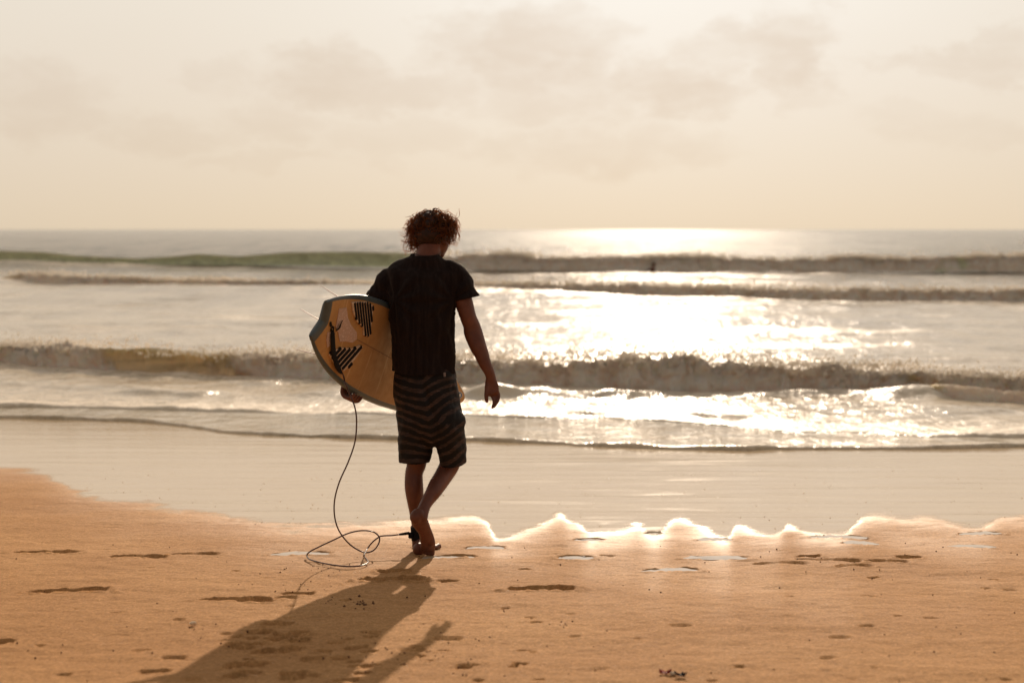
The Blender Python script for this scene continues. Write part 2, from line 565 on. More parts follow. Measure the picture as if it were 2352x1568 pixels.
def mat_sea():
    m, N, p = new_mat('sea_water')
    pos = N.new('ShaderNodeNewGeometry').outputs['Position']
    foam = N.new('ShaderNodeAttribute', attribute_name='foam').outputs['Fac']
    far = N.new('ShaderNodeAttribute', attribute_name='far').outputs['Fac']
    n1 = N.noise(N.mapping(pos, (1.0, 0.7, 1)), 3.2, 3, 0.5)
    n2 = N.noise(N.mapping(pos, (1.0, 0.8, 1)), 11.0, 3, 0.55)
    n3 = N.noise(N.mapping(pos, (0.35, 0.8, 1)), 0.5, 7, 0.68)
    lace = N.noise(N.mapping(pos, (0.8, 1.5, 1)), 3.0, 8, 0.72, 1.2)
    n5 = N.noise(N.mapping(pos, (0.6, 0.028, 1)), 1.0, 7, 0.72)
    n6 = N.noise(N.mapping(pos, (0.9, 0.25, 1)), 1.0, 6, 0.7, 0.5)
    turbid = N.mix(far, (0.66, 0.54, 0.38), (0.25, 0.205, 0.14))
    turbid = N.mix(N.math('MULTIPLY', N.maprange(n5, 0.42, 0.58), N.math('ADD', 0.25, N.math('MULTIPLY', far, 0.6))), turbid, N.mix(1.0, turbid, (0.25, 0.27, 0.25), 'MULTIPLY'))  # ripple shading painted into the water colour as dark dashes, strongest far out
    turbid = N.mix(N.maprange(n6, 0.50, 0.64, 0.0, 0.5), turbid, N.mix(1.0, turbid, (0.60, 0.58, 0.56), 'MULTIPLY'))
    fm = N.math('MULTIPLY', foam, N.maprange(lace, 0.40, 0.56), clamp=True)
    fm2 = N.math('MULTIPLY', N.math('SUBTRACT', 1.0, far), N.maprange(n3, 0.50, 0.64, 0.0, 0.55))
    fm = N.math('MAXIMUM', fm, fm2)
    N.put(p.inputs['Base Color'], N.mix(fm, turbid, (0.86, 0.74, 0.59)))
    N.put(p.inputs['Roughness'], N.math('ADD', N.math('ADD', 0.06, N.math('MULTIPLY', far, 0.06)), N.math('MULTIPLY', fm, 0.45)))
    p.inputs['IOR'].default_value = 1.333
    N.put(p.inputs['Specular IOR Level'], N.math('MULTIPLY', N.math('SUBTRACT', N.math('SUBTRACT', 0.42, N.math('MULTIPLY', far, 0.2)), N.math('MULTIPLY', fm, 0.2)), N.math('SUBTRACT', 1.0, N.math('MULTIPLY', far, N.maprange(n5, 0.42, 0.60, 0.0, 0.6)))))
    hh = N.math('ADD', N.math('MULTIPLY', n1, N.math('SUBTRACT', 0.055, N.math('MULTIPLY', far, 0.027))), N.math('MULTIPLY', n2, N.math('SUBTRACT', 0.012, N.math('MULTIPLY', far, 0.007))))
    hh = N.math('ADD', hh, N.math('MULTIPLY', n3, N.math('ADD', 0.06, N.math('MULTIPLY', far, 0.5))))
    hh = N.math('ADD', hh, N.math('MULTIPLY', n5, N.math('MULTIPLY', far, 0.10)))
    hh = N.math('ADD', hh, N.math('MULTIPLY', n6, 0.07))
    nb = N.new('ShaderNodeBump')
    nb.inputs['Strength'].default_value = 0.8
    nb.inputs['Distance'].default_value = 1.0
    N.put(nb.inputs['Height'], hh)
    N.put(p.inputs['Normal'], nb.outputs[0])
    return m


def mat_breaker(name, glass):
    m, N, p = new_mat(name)
    pos = N.new('ShaderNodeNewGeometry').outputs['Position']
    foam = N.new('ShaderNodeAttribute', attribute_name='foam').outputs['Fac']
    n1 = N.noise(pos, 5.0, 8, 0.7)
    n2 = N.noise(pos, 22.0, 5, 0.7)
    lace = N.noise(N.mapping(pos, (0.7, 1, 1.2)), 4.0, 7, 0.7, 0.8)
    fm = N.maprange(N.math('ADD', foam, N.math('MULTIPLY', N.math('SUBTRACT', lace, 0.5), 1.1)), 0.22, 0.75)
    fc = N.mix(N.maprange(n1, 0.36, 0.60), (0.90, 0.72, 0.58), (1.0, 0.92, 0.82))
    rip = N.noise(N.mapping(pos, (0.5, 1, 3.0)), 2.2, 6, 0.65, 0.6)
    gl2 = N.mix(N.maprange(rip, 0.35, 0.65), tuple(g * .68 for g in glass), tuple(min(1, g * 1.3) for g in glass))
    N.put(p.inputs['Base Color'], N.mix(fm, gl2, fc))
    N.put(p.inputs['Roughness'], N.math('ADD', 0.16, N.math('MULTIPLY', fm, 0.55)))
    p.inputs['IOR'].default_value = 1.333
    hh = N.math('ADD', N.math('MULTIPLY', n1, 0.13), N.math('MULTIPLY', n2, 0.03))
    hh = N.math('MULTIPLY', hh, N.math('ADD', 0.18, fm))
    nb = N.new('ShaderNodeBump')
    nb.inputs['Strength'].default_value = 0.9
    nb.inputs['Distance'].default_value = 1.0
    N.put(nb.inputs['Height'], hh)
    N.put(p.inputs['Normal'], nb.outputs[0])
    # light soaks through thin foam and the thin top of the wave
    p.inputs['Subsurface Weight'].default_value = 0.3
    p.inputs['Subsurface Radius'].default_value = (1.0, 0.75, 0.55)
    p.inputs['Subsurface Scale'].default_value = 0.35
    tr = N.new('ShaderNodeBsdfTranslucent')
    N.put(tr.inputs[0], N.mix(fm, tuple(min(1, 2.0 * g) for g in glass), (0.95, 0.88, 0.8)))
    N.put(tr.inputs['Normal'], nb.outputs[0])
    ms = N.new('ShaderNodeMixShader')
    thin = N.new('ShaderNodeAttribute', attribute_name='thin').outputs['Fac']
    N.put(ms.inputs[0], N.math('MULTIPLY', N.math('POWER', thin, 0.7), 0.70))
    N.l.new(p.outputs[0], ms.inputs[1]); N.l.new(tr.outputs[0], ms.inputs[2])
    N.l.new(ms.outputs[0], N.n['Material Output'].inputs[0])
    return m


def mat_skin():
    m, N, p = new_mat('tanned_skin')
    tc = N.new('ShaderNodeTexCoord').outputs['Object']
    n = N.noise(tc, 14, 5, 0.6)
    n2 = N.noise(tc, 260, 3, 0.6)
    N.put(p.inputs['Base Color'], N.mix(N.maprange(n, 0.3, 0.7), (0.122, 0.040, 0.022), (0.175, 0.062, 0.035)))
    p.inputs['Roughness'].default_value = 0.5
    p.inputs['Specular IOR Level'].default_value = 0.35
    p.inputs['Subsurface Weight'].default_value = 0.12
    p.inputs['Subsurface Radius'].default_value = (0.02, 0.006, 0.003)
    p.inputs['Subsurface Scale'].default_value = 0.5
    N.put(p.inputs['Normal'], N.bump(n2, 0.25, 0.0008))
    return m


def mat_shirt():
    m, N, p = new_mat('washed_black_cotton')
    tc = N.new('ShaderNodeTexCoord').outputs['Object']
    st = N.noise(N.mapping(tc, (55, 55, 3.5)), 1.0, 4, 0.6)
    wv = N.noise(tc, 420, 2, 0.5)
    N.put(p.inputs['Base Color'], N.mix(N.maprange(st, 0.36, 0.85), (0.0118, 0.0075, 0.0071), (0.027, 0.018, 0.0168)))
    p.inputs['Roughness'].default_value = 0.92
    p.inputs['Specular IOR Level'].default_value = 0.12
    p.inputs['Sheen Weight'].default_value = 0.05
    p.inputs['Sheen Roughness'].default_value = 0.5
    p.inputs['Sheen Tint'].default_value = (1, 0.85, 0.7, 1)
    N.put(p.inputs['Normal'], N.bump(wv, 0.3, 0.0006))
    return m


def mat_shorts():
    m, N, p = new_mat('striped_boardshort_cloth')
    tc = N.new('ShaderNodeTexCoord').outputs['Object']
    ph = N.new('ShaderNodeAttribute', attribute_name='stripe').outputs['Fac']
    patch = N.new('ShaderNodeAttribute', attribute_name='patch').outputs['Fac']
    wob = N.noise(N.mapping(tc, (14, 14, 40)), 1.0, 4, 0.65)
    ph2 = N.math('ADD', ph, N.math('MULTIPLY', N.math('SUBTRACT', wob, 0.5), 0.42))
    fr = N.math('FRACT', ph2)
    up = N.maprange(fr, 0.0, 0.07)
    dn = N.maprange(fr, 0.50, 0.40)
    band = N.math('MULTIPLY', up, dn)
    fade = N.noise(tc, 9.0, 3, 0.6)
    band = N.math('MULTIPLY', band, N.maprange(fade, 0.35, 0.6, 0.62, 1.0))
    streak = N.noise(N.mapping(tc, (26, 26, 420)), 1.0, 4, 0.7)
    band = N.math('MULTIPLY', band, N.maprange(streak, 0.32, 0.62, 0.25, 1.0))
    band = N.math('MULTIPLY', band, N.math('SUBTRACT', 1.0, patch))
    fine = N.maprange(streak, 0.60, 0.68)
    c = N.mix(band, (0.007, 0.0052, 0.0052), N.mix(fine, (0.068, 0.041, 0.034), (0.19, 0.135, 0.115)))
    N.put(p.inputs['Base Color'], c)
    p.inputs['Roughness'].default_value = 0.7
    p.inputs['Specular IOR Level'].default_value = 0.25
    N.put(p.inputs['Normal'], N.bump(N.noise(tc, 500, 2), 0.2, 0.0005))
    return m


def mat_hair():
    m, N, p = new_mat('curly_brown_hair')
    tc = N.new('ShaderNodeTexCoord').outputs['Object']
    n = N.noise(tc, 30, 3)
    N.put(p.inputs['Base Color'], N.mix(n, (0.018, 0.009, 0.005), (0.05, 0.025, 0.012)))
    p.inputs['Roughness'].default_value = 0.42
    p.inputs['Specular IOR Level'].default_value = 0.6
    tr = N.new('ShaderNodeBsdfTranslucent')
    tr.inputs[0].default_value = (0.90, 0.46, 0.17, 1)
    ms = N.new('ShaderNodeMixShader'); rim = N.new('ShaderNodeAttribute', attribute_name='rim').outputs['Fac']
    N.put(ms.inputs[0], N.math('ADD', 0.04, N.math('MULTIPLY', rim, 0.58)))
    N.l.new(p.outputs[0], ms.inputs[1]); N.l.new(tr.outputs[0], ms.inputs[2])
    N.l.new(ms.outputs[0], N.n['Material Output'].inputs[0])
    return m


def mat_deck():
    m, N, p = new_mat('amber_board_resin')
    tc = N.new('ShaderNodeTexCoord').outputs['Object']
    big = N.noise(N.mapping(tc, (1, 1, 1)), 3.2, 5, 0.6)
    mot = N.noise(tc, 28, 5, 0.68)
    sc = N.noise(N.mapping(tc, (3, 60, 3), rot=(0.3, 0.5, 0.9)), 1.0, 3, 0.5)
    c = N.mix(N.maprange(big, 0.33, 0.68), (0.44, 0.232, 0.075), (0.57, 0.325, 0.12))
    c = N.mix(N.maprange(mot, 0.35, 0.75, 0.0, 0.55), c, (0.40, 0.22, 0.09))
    c = N.mix(N.maprange(sc, 0.63, 0.72, 0.0, 0.3), c, (0.85, 0.62, 0.36))
    N.put(p.inputs['Base Color'], c)
    N.put(p.inputs['Roughness'], N.maprange(mot, 0.3, 0.7, 0.42, 0.7))
    N.put(p.inputs['Normal'], N.bump(mot, 0.3, 0.001))
    return m


def mat_puddle():
    m, N, p = new_mat('still_water')
    pos = N.new('ShaderNodeNewGeometry').outputs['Position']
    N.put(p.inputs['Base Color'], N.mix(N.noise(pos, 6, 3), (0.62, 0.48, 0.33), (0.66, 0.52, 0.37)))
    p.inputs['Roughness'].default_value = 0.03
    p.inputs['Specular IOR Level'].default_value = 0.7
    return m


M = dict(
    sand=mat_sand(), sea=mat_sea(), puddle=mat_puddle(), skin=mat_skin(), shirt=mat_shirt(), shorts=mat_shorts(),
    hair=mat_hair(), deck=mat_deck(),
    green=mat_breaker('green_wave_water', (0.62, 0.64, 0.40)),
    brown=mat_breaker('brown_wave_water', (0.64, 0.46, 0.27)),
    rail=simple('slate_blue_resin', (0.075, 0.098, 0.104), 0.35, 0.5, noise_amt=0.15, scale=12),
    black=simple('black_neoprene', (0.012, 0.011, 0.011), 0.8, 0.2, bump=0.3),
    rubber=simple('black_foam_rubber', (0.014, 0.011, 0.011), 0.85, 0.15),
    cord=simple('dark_urethane', (0.06, 0.014, 0.012), 0.22, 0.55),
    padbase=simple('pad_glue_base', (0.62, 0.47, 0.35), 0.7, 0.3, noise_amt=0.2, scale=60),
    stringer=simple('dark_wood_stringer', (0.16, 0.07, 0.03), 0.6),
    fin=simple('tinted_fin', (0.20, 0.055, 0.035), 0.55, 0.3),
    blue=simple('blue_print', (0.02, 0.10, 0.24), 0.5, noise_amt=0.1),
    white=simple('white_print', (0.75, 0.72, 0.66), 0.5, noise_amt=0.08),
    necklace=simple('leather_cord', (0.05, 0.018, 0.012), 0.6),
    label=simple('woven_label', (0.20, 0.17, 0.17), 0.8),
    eye=simple('eye_white', (0.7, 0.66, 0.6), 0.3),
    shell=simple('pale_shell', (0.78, 0.62, 0.44), 0.8, noise_amt=0.3, scale=90),
    redleaf=simple('red_leaf', (0.30, 0.018, 0.01), 0.5, noise_amt=0.5, scale=70),
    darkleaf=simple('rotten_leaf', (0.025, 0.012, 0.009), 0.6, noise_amt=0.4, scale=70),
    clod=simple('wet_sand_clod', (0.13, 0.065, 0.036), 0.85, 0.2, noise_amt=0.3, scale=60),
    drop=simple('spray_water', (0.85, 0.78, 0.7), 0.18, 0.6, noise_amt=0.05),
)


def mat_wax():
    m, N, p = new_mat('clear_grip_patch')
    tc = N.new('ShaderNodeTexCoord').outputs['UV']
    v = N.new('ShaderNodeTexVoronoi'); v.inputs['Scale'].default_value = 95
    tc2 = N.new('ShaderNodeTexCoord').outputs['Object']
    N.put(v.inputs['Vector'], tc2)
    n = N.noise(tc2, 30, 3)
    c = N.mix(N.maprange(v.outputs[0], 0.1, 0.5), (0.70, 0.55, 0.49), (0.52, 0.37, 0.30))
    N.put(p.inputs['Base Color'], N.mix(N.maprange(n, 0.4, 0.8, 0, 0.4), c, (0.62, 0.36, 0.22)))
    p.inputs['Roughness'].default_value = 0.6
    return m


def mat_drop():
    m, N, p = new_mat('spray_water')
    p.inputs['Base Color'].default_value = (0.9, 0.84, 0.76, 1)
    p.inputs['Roughness'].default_value = 0.2
    tr = N.new('ShaderNodeBsdfTranslucent'); tr.inputs[0].default_value = (0.97, 0.92, 0.84, 1)
    ms = N.new('ShaderNodeMixShader'); ms.inputs[0].default_value = 0.65
    N.l.new(p.outputs[0], ms.inputs[1]); N.l.new(tr.outputs[0], ms.inputs[2])
    N.l.new(ms.outputs[0], N.n['Material Output'].inputs[0])
    return m


M['drop'] = mat_drop()
M['wax'] = mat_wax()
M['scalp'] = simple('dense_dark_hair', (0.03, 0.011, 0.006), 0.6, 0.3, noise_amt=.5, scale=60, bump=.8, bdist=.006)

# ------------------------------------------------------------------ beach
SL = -0.50                                  # sea level below the sand at the man's feet
SLOPE = 0.047


def beach(y):
    y = np.asarray(y, float)
    z = -0.072 * (y - 7.11) + 0.022 * softplus(y - 9.0, 0.6) + 0.06 * softplus(-(y - 4.2), 0.8) * -1.0
    return np.clip(z, -3.0, 0.6)


def on_beach(u, v, off=0.0):
    """world point where the sight line meets the sand"""
    u = np.asarray(u, float); v = np.asarray(v, float)
    k = slope(v)
    Y = -(H) / k
    for _ in range(90):
        Y = 0.6 * Y + 0.4 * (beach(Y) + off - H) / k
    return U(u, v, Y)


def on_level(u, v, z):
    return U(u, v, (z - H) / slope(np.asarray(v, float)))


# edge of the glassy wet film (rows below it are damp, then drier sand)
wet = [(-600, 1060), (-200, 1072), (0, 1080), (60, 1085), (120, 1110), (180, 1138), (260, 1155), (350, 1160), (450, 1180), (560, 1200),
       (640, 1214), (700, 1213), (800, 1206), (900, 1201), (1000, 1194), (1060, 1188), (1092, 1187), (1120, 1202), (1142, 1231),
       (1200, 1217), (1250, 1200), (1286, 1181), (1310, 1196), (1327, 1201), (1358, 1227), (1380, 1222), (1440, 1214),
       (1471, 1206), (1508, 1229), (1535, 1210), (1564, 1190), (1620, 1212), (1673, 1236), (1701, 1206), (1745, 1220), (1792, 1226),
       (1821, 1199), (1845, 1214), (1875, 1226), (1947, 1226), (1979, 1198), (2010, 1181), (2080, 1188), (2158, 1193), (2246, 1214),
       (2285, 1205), (2310, 1190), (2352, 1186), (2700, 1178), (3000, 1170)]
wet = np.array(wet, float)
wp = on_beach(wet[:, 0], wet[:, 1])
_w = catmull(np.column_stack([(wet[:, 0] - 1176) / FOC, wp[:, 1]]), 6)
WT = np.maximum.accumulate(_w[:, 0]); WY = _w[:, 1]   # column and distance of the edge

prints = [  # u, v, length m, angle deg, depth m
    (105, 1268, .30, 3, .022), (318, 1279, .27, 3, .020), (440, 1272, .27, 5, .014), (157, 1359, .31, 8, .026),
    (543, 1378, .30, -2, .028), (682, 1363, .13, 6, .020), (655, 1373, .10, 0, .010), (1245, 1353, .28, 2, .028),
    (895, 1331, .27, 6, .038), (905, 1313, .15, 0, .03), (1030, 1334, .09, -6, .018), (1540, 1309, .24, 6, .026),
    (640, 1432, .12, 4, .022), (592, 1449, .10, 0, .012), (3, 1472, .09, 3, .02), (1857, 1276, .12, 2, .022),
    (2086, 1279, .12, -3, .022), (690, 1271, .26, 3, .020), (1352, 1240, .16, 0, .018), (1322, 1280, .17, 0, .020),
    (1645, 1280, .28, 0, .020), (1640, 1238, .18, 0, .020), (1010, 1280, .19, 6, .022), (1065, 1279, .12, 3, .016), (1113, 1258, .20, 0, .016),
    (2230, 1254, .22, -2, .022), (2250, 1225, .24, 10, .02), (1925, 1233, .30, -4, .02), (1975, 1246, .18, -14, .016), (1500, 1222, .1, 0, .012),
    (1018, 1494, .05, 0, .012), (540, 1474, .07, 5, .012), (400, 1506, .09, 4, .014), (355, 1540, .09, 2, .014), (145, 1546, .05, 0, .012),
    (-80, 1290, .28, 4, .024), (1790, 1292, .26, 2, .012), (1905, 1285, .3, -10, .012), (1960, 1299, .18, 12, .012), (2040, 1289, .2, -8, .014),
    (1560, 1438, .08, 0, .007), (1990, 1440, .07, 4, .009), (1930, 1463, .08, -3, .008), (1905, 1510, .07, 8, .008), (2140, 1420, .05, 0, .009),
    (1030, 1467, .1, 3, .01), (945, 1492, .09, 0, .01), (1395, 1275, .07, 0, .01)]
for k in range(46):                          # churned patch left by walkers, under the shadow
    prints.append((random.uniform(520, 860), random.uniform(1448, 1562), random.uniform(.035, .085), random.uniform(-10, 10), random.uniform(.010, .024)))
for k in range(13):
    prints.append((random.uniform(880, 1290), random.uniform(1484, 1566), random.uniform(.025, .06), random.uniform(-12, 12), random.uniform(.010, .020)))
for k in range(55):
    prints.append((random.uniform(-50, 2400), random.uniform(1290, 1566), random.uniform(.02, .055), random.uniform(-8, 8), random.uniform(.004, .012)))

puddles = []                                 # filled below: (print index, water level)


def build_beach():
    def axis(dense, step, outs):
        a = list(np.arange(dense[0], dense[1] + 1e-6, step))
        lo, hi, s = dense[0], dense[1], step
        left, right = [], []
        while lo > outs[0]:
            s *= 1.22; lo -= s; left.append(lo)
        s = step
        while hi < outs[1]:
            s *= 1.22; hi += s; right.append(hi)
        return np.array(left[::-1] + a + right)
    xs = axis((-3.25, 3.25), 0.0105, (-6000, 6000))
    ys = np.concatenate([np.array([-6000, -2000, -700, -250, -90, -30, -10, -3, 1, 2.6, 3.4, 3.8]), np.arange(4.0, 9.3, 0.0125),
                         np.arange(9.32, 17, 0.045), np.arange(17, 40, 1.0), [60, 120]])
    X, Y = np.meshgrid(xs, ys)
    Z = beach(Y)
    tcol = X / np.maximum(Y, 0.5)
    wy = np.interp(tcol, WT, WY)
    dist = wy - Y                            # >0 : landward of the film edge
    edge = fbm(X * 3.1, Y * 4.0, seed=5, octv=5, gain=.65) * 0.095
    film = sstep(0.20, -0.20, dist + edge) * sstep(2.0, 4.0, Y)
    # the left part of the edge dries gradually
    leftsoft = sstep(-0.5, -1.3, X)
    film = film * (1 - leftsoft) + leftsoft * sstep(0.12, -0.26, dist + edge * 1.8)
    damp = np.exp(-np.maximum(dist + edge, 0) / (0.36 + 0.26 * (1 + fbm(X * 1.3, Y * 1.6, seed=9, octv=3))))
    damp = np.clip(damp * (1 - 0.35 * leftsoft), 0, 1)
    dry = 1 - film
    near = np.exp(-((np.abs(X) / 8) ** 2)) * sstep(2, 4.5, Y)
    Z = Z + near * dry * (0.006 * fbm(X * 0.9, Y * 1.6, seed=3) + 0.0025 * fbm(X * 5, Y * 9, seed=4) + 0.0012 * fbm(X * 22, Y * 30, seed=6, octv=3))
    Z = Z + near * film * 0.0008 * fbm(X * 0.7 + .4 * Y, Y * 2.6, seed=8, octv=2)
    # bead of sand at the upper edge of the film
    for q, (u, v, L, ang, dep) in enumerate(prints):
        c = on_beach(u, v)
        a = math.radians(ang)
        if abs(c[0]) > 3.6: continue
        ix = np.where(np.abs(xs - c[0]) < L)[0]; iy = np.where(np.abs(ys - c[1]) < L * 0.8)[0]
        if len(ix) == 0 or len(iy) == 0: continue
        sx = slice(ix[0], ix[-1] + 1); sy = slice(iy[0], iy[-1] + 1)
        dx = X[sy, sx] - c[0]; dy = Y[sy, sx] - c[1]
        lx = dx * math.cos(a) + dy * math.sin(a); ly = -dx * math.sin(a) + dy * math.cos(a)
        lx = lx + vn(X[sy, sx] * 25, Y[sy, sx] * 25, seed=q) * 0.008
        ly = ly + vn(X[sy, sx] * 22, Y[sy, sx] * 22, seed=q + 40) * 0.010
        t = lx / (L / 2)
        big = L > 0.17
        if big:                              # heel and ball deep, arch shallow
            prof = 0.55 + 0.45 * np.cos(t * np.pi * 2.0 * 0.95) * np.sign(1) * 1.0
            prof = 0.45 + 0.55 * np.clip(np.abs(t) * 1.5, 0, 1)
            wid = (0.040 + 0.012 * t) * (0.72 + 0.28 * np.clip(np.abs(t) * 1.6, 0, 1))
            ly = ly - 0.014 * (1 - t ** 2)
        else:
            prof = 1.0; wid = L * 0.30
        e = np.abs(t) ** 3 + np.abs(ly / wid) ** 3
        mask = sstep(1.35, 0.72, e)
        rim = np.exp(-((e ** (1 / 3.0) - 1.28) / 0.16) ** 2) * 0.22
        Z[sy, sx] += -dep * mask * prof + dep * rim * (1 + 0.7 * vn(X[sy, sx] * 40, Y[sy, sx] * 40, seed=q + 9))
        if q in (17, 18, 19, 20, 21, 22, 23, 24, 25, 26, 27, 28, 11, 12) and q != 12:
            puddles.append((c, L, a, dep))
    # ploughed line where an old swash stopped
    F = grid_faces(len(ys), len(xs))
    V = np.stack([X, Y, Z], -1).reshape(-1, 3)
    ob = mesh_obj('beach', V, F, M['sand'], attrs={'film': film, 'damp': damp})
    tag(ob, kind='structure')
    # puddle water: flat sheets lying in the hollows
    zf = lambda c: float(beach(c[1]))
    for (c, L, a, dep) in puddles:
        n = 40
        th = np.linspace(0, 2 * np.pi, n, endpoint=False)
        ex = (L / 2) * 1.06 * np.sign(np.cos(th)) * np.abs(np.cos(th)) ** .85 * (1 + .18 * vn(np.cos(th) * 2 + L * 50, np.sin(th) * 2, seed=77))
        ey = (0.24 * L if L <= .17 else 0.040) * np.sign(np.sin(th)) * np.abs(np.sin(th)) ** .85 * (1 + .5 * fbm(np.cos(th) * 3 + L * 90, np.sin(th) * 1.5, seed=78, octv=3)) + (0.014 * (1 - (ex / (L / 2)) ** 2) if L > .17 else 0)
        px = c[0] + ex * math.cos(a) - ey * math.sin(a); py = c[1] + ex * math.sin(a) + ey * math.cos(a)
        z = zf(c) - dep * 0.10
        V = np.vstack([np.column_stack([px, py, np.full(n, z)]), [[c[0], c[1], z]]])
        k = np.arange(n)
        F = np.stack([k, (k + 1) % n, np.full(n, n)], -1)
        p = mesh_obj('puddle', V, F, M['puddle'])
        tag(p, kind='structure')


build_beach()

# ------------------------------------------------------------------ sea
c1 = np.array([(-900, 950), (-300, 955), (0, 958), (150, 962), (270, 965), (330, 968), (420, 978), (500, 990), (600, 998), (740, 1003), (900, 1006), (1100, 1010),
               (1300, 1019), (1500, 1027), (1700, 1031), (1850, 1029), (2100, 1029), (2352, 1025), (2900, 1018), (3300, 1010)], float)
c2 = np.array([(-900, 928), (-300, 931), (0, 934), (200, 938), (400, 945), (560, 948), (740, 951), (900, 952), (1050, 955), (1200, 961), (1380, 959), (1480, 963),
               (1560, 969), (1700, 979), (1850, 990), (2000, 991), (2150, 1002), (2352, 1005), (2900, 1000), (3300, 995)], float)
P1 = on_beach(c1[:, 0], c1[:, 1], 0.01)
C1T = (c1[:, 0] - 1176) / FOC; C1Y = P1[:, 1]
P2 = on_beach(c2[:, 0], c2[:, 1], 0.03); Y2 = np.minimum(P2[:, 1], on_level(c2[:, 0], c2[:, 1], SL + .03)[:, 1])
C2T = (c2[:, 0] - 1176) / FOC; C2Y = Y2

# breakers: traced foot line and crest line
W1b = [(-1400, 832), (-300, 832), (0, 835), (110, 840), (246, 857), (400, 861), (600, 866), (738, 871), (1081, 887), (1250, 890), (1433, 894), (1617, 905), (1811, 897), (2039, 901), (2352, 904), (2700, 908), (3700, 912)]
W1c = [(-1400, 792), (-300, 792), (0, 795), (150, 789), (211, 798), (352, 796), (492, 808), (703, 812), (900, 815), (1081, 822), (1200, 825), (1292, 833), (1400, 823), (1538, 816), (1600, 818), (1660, 832), (1775, 838), (1860, 846), (1951, 838), (2024, 856), (2180, 853), (2352, 861), (2700, 866), (3700, 870)]
W2b = [(-1400, 640), (0, 643), (70, 647), (158, 655), (352, 652), (527, 660), (809, 662), (1081, 678), (1293, 683), (1468, 686), (1655, 690), (1791, 694), (1966, 699), (2352, 701), (3700, 706)]
W2c = [(-1400, 638), (0, 637), (40, 630), (70, 625), (211, 637), (299, 638), (400, 640), (598, 643), (809, 647), (1000, 650), (1099, 649), (1293, 649), (1468, 653), (1650, 657), (1704, 658), (1791, 661), (1966, 664), (2352, 667), (3700, 670)]
W3b = [(-1400, 605), (0, 605), (352, 607), (650, 610), (900, 614), (1045, 620), (1400, 622), (1700, 623), (2352, 624), (3700, 624)]
W3c = [(-1400, 572), (0, 575), (100, 578), (176, 586), (316, 593), (400, 588), (457, 582), (545, 588), (669, 578), (809, 577), (940, 580), (1045, 587), (1150, 585), (1257, 592), (1450, 591), (1530, 590), (1556, 587), (1640, 592), (1791, 597), (1900, 593), (1966, 592), (2060, 595), (2140, 589), (2282, 586), (2352, 585), (3700, 586)]
W1s = [(-1400, 930), (1780, 930)]


def fan_cols(n, inner=0.40, outer=3.2, nout=34):
    t = list(np.linspace(-inner, inner, n))
    k = np.linspace(0, 1, nout + 1)[1:]
    o = inner + (outer - inner) * k ** 2
    return np.array(list(-o[::-1]) + t + list(o))


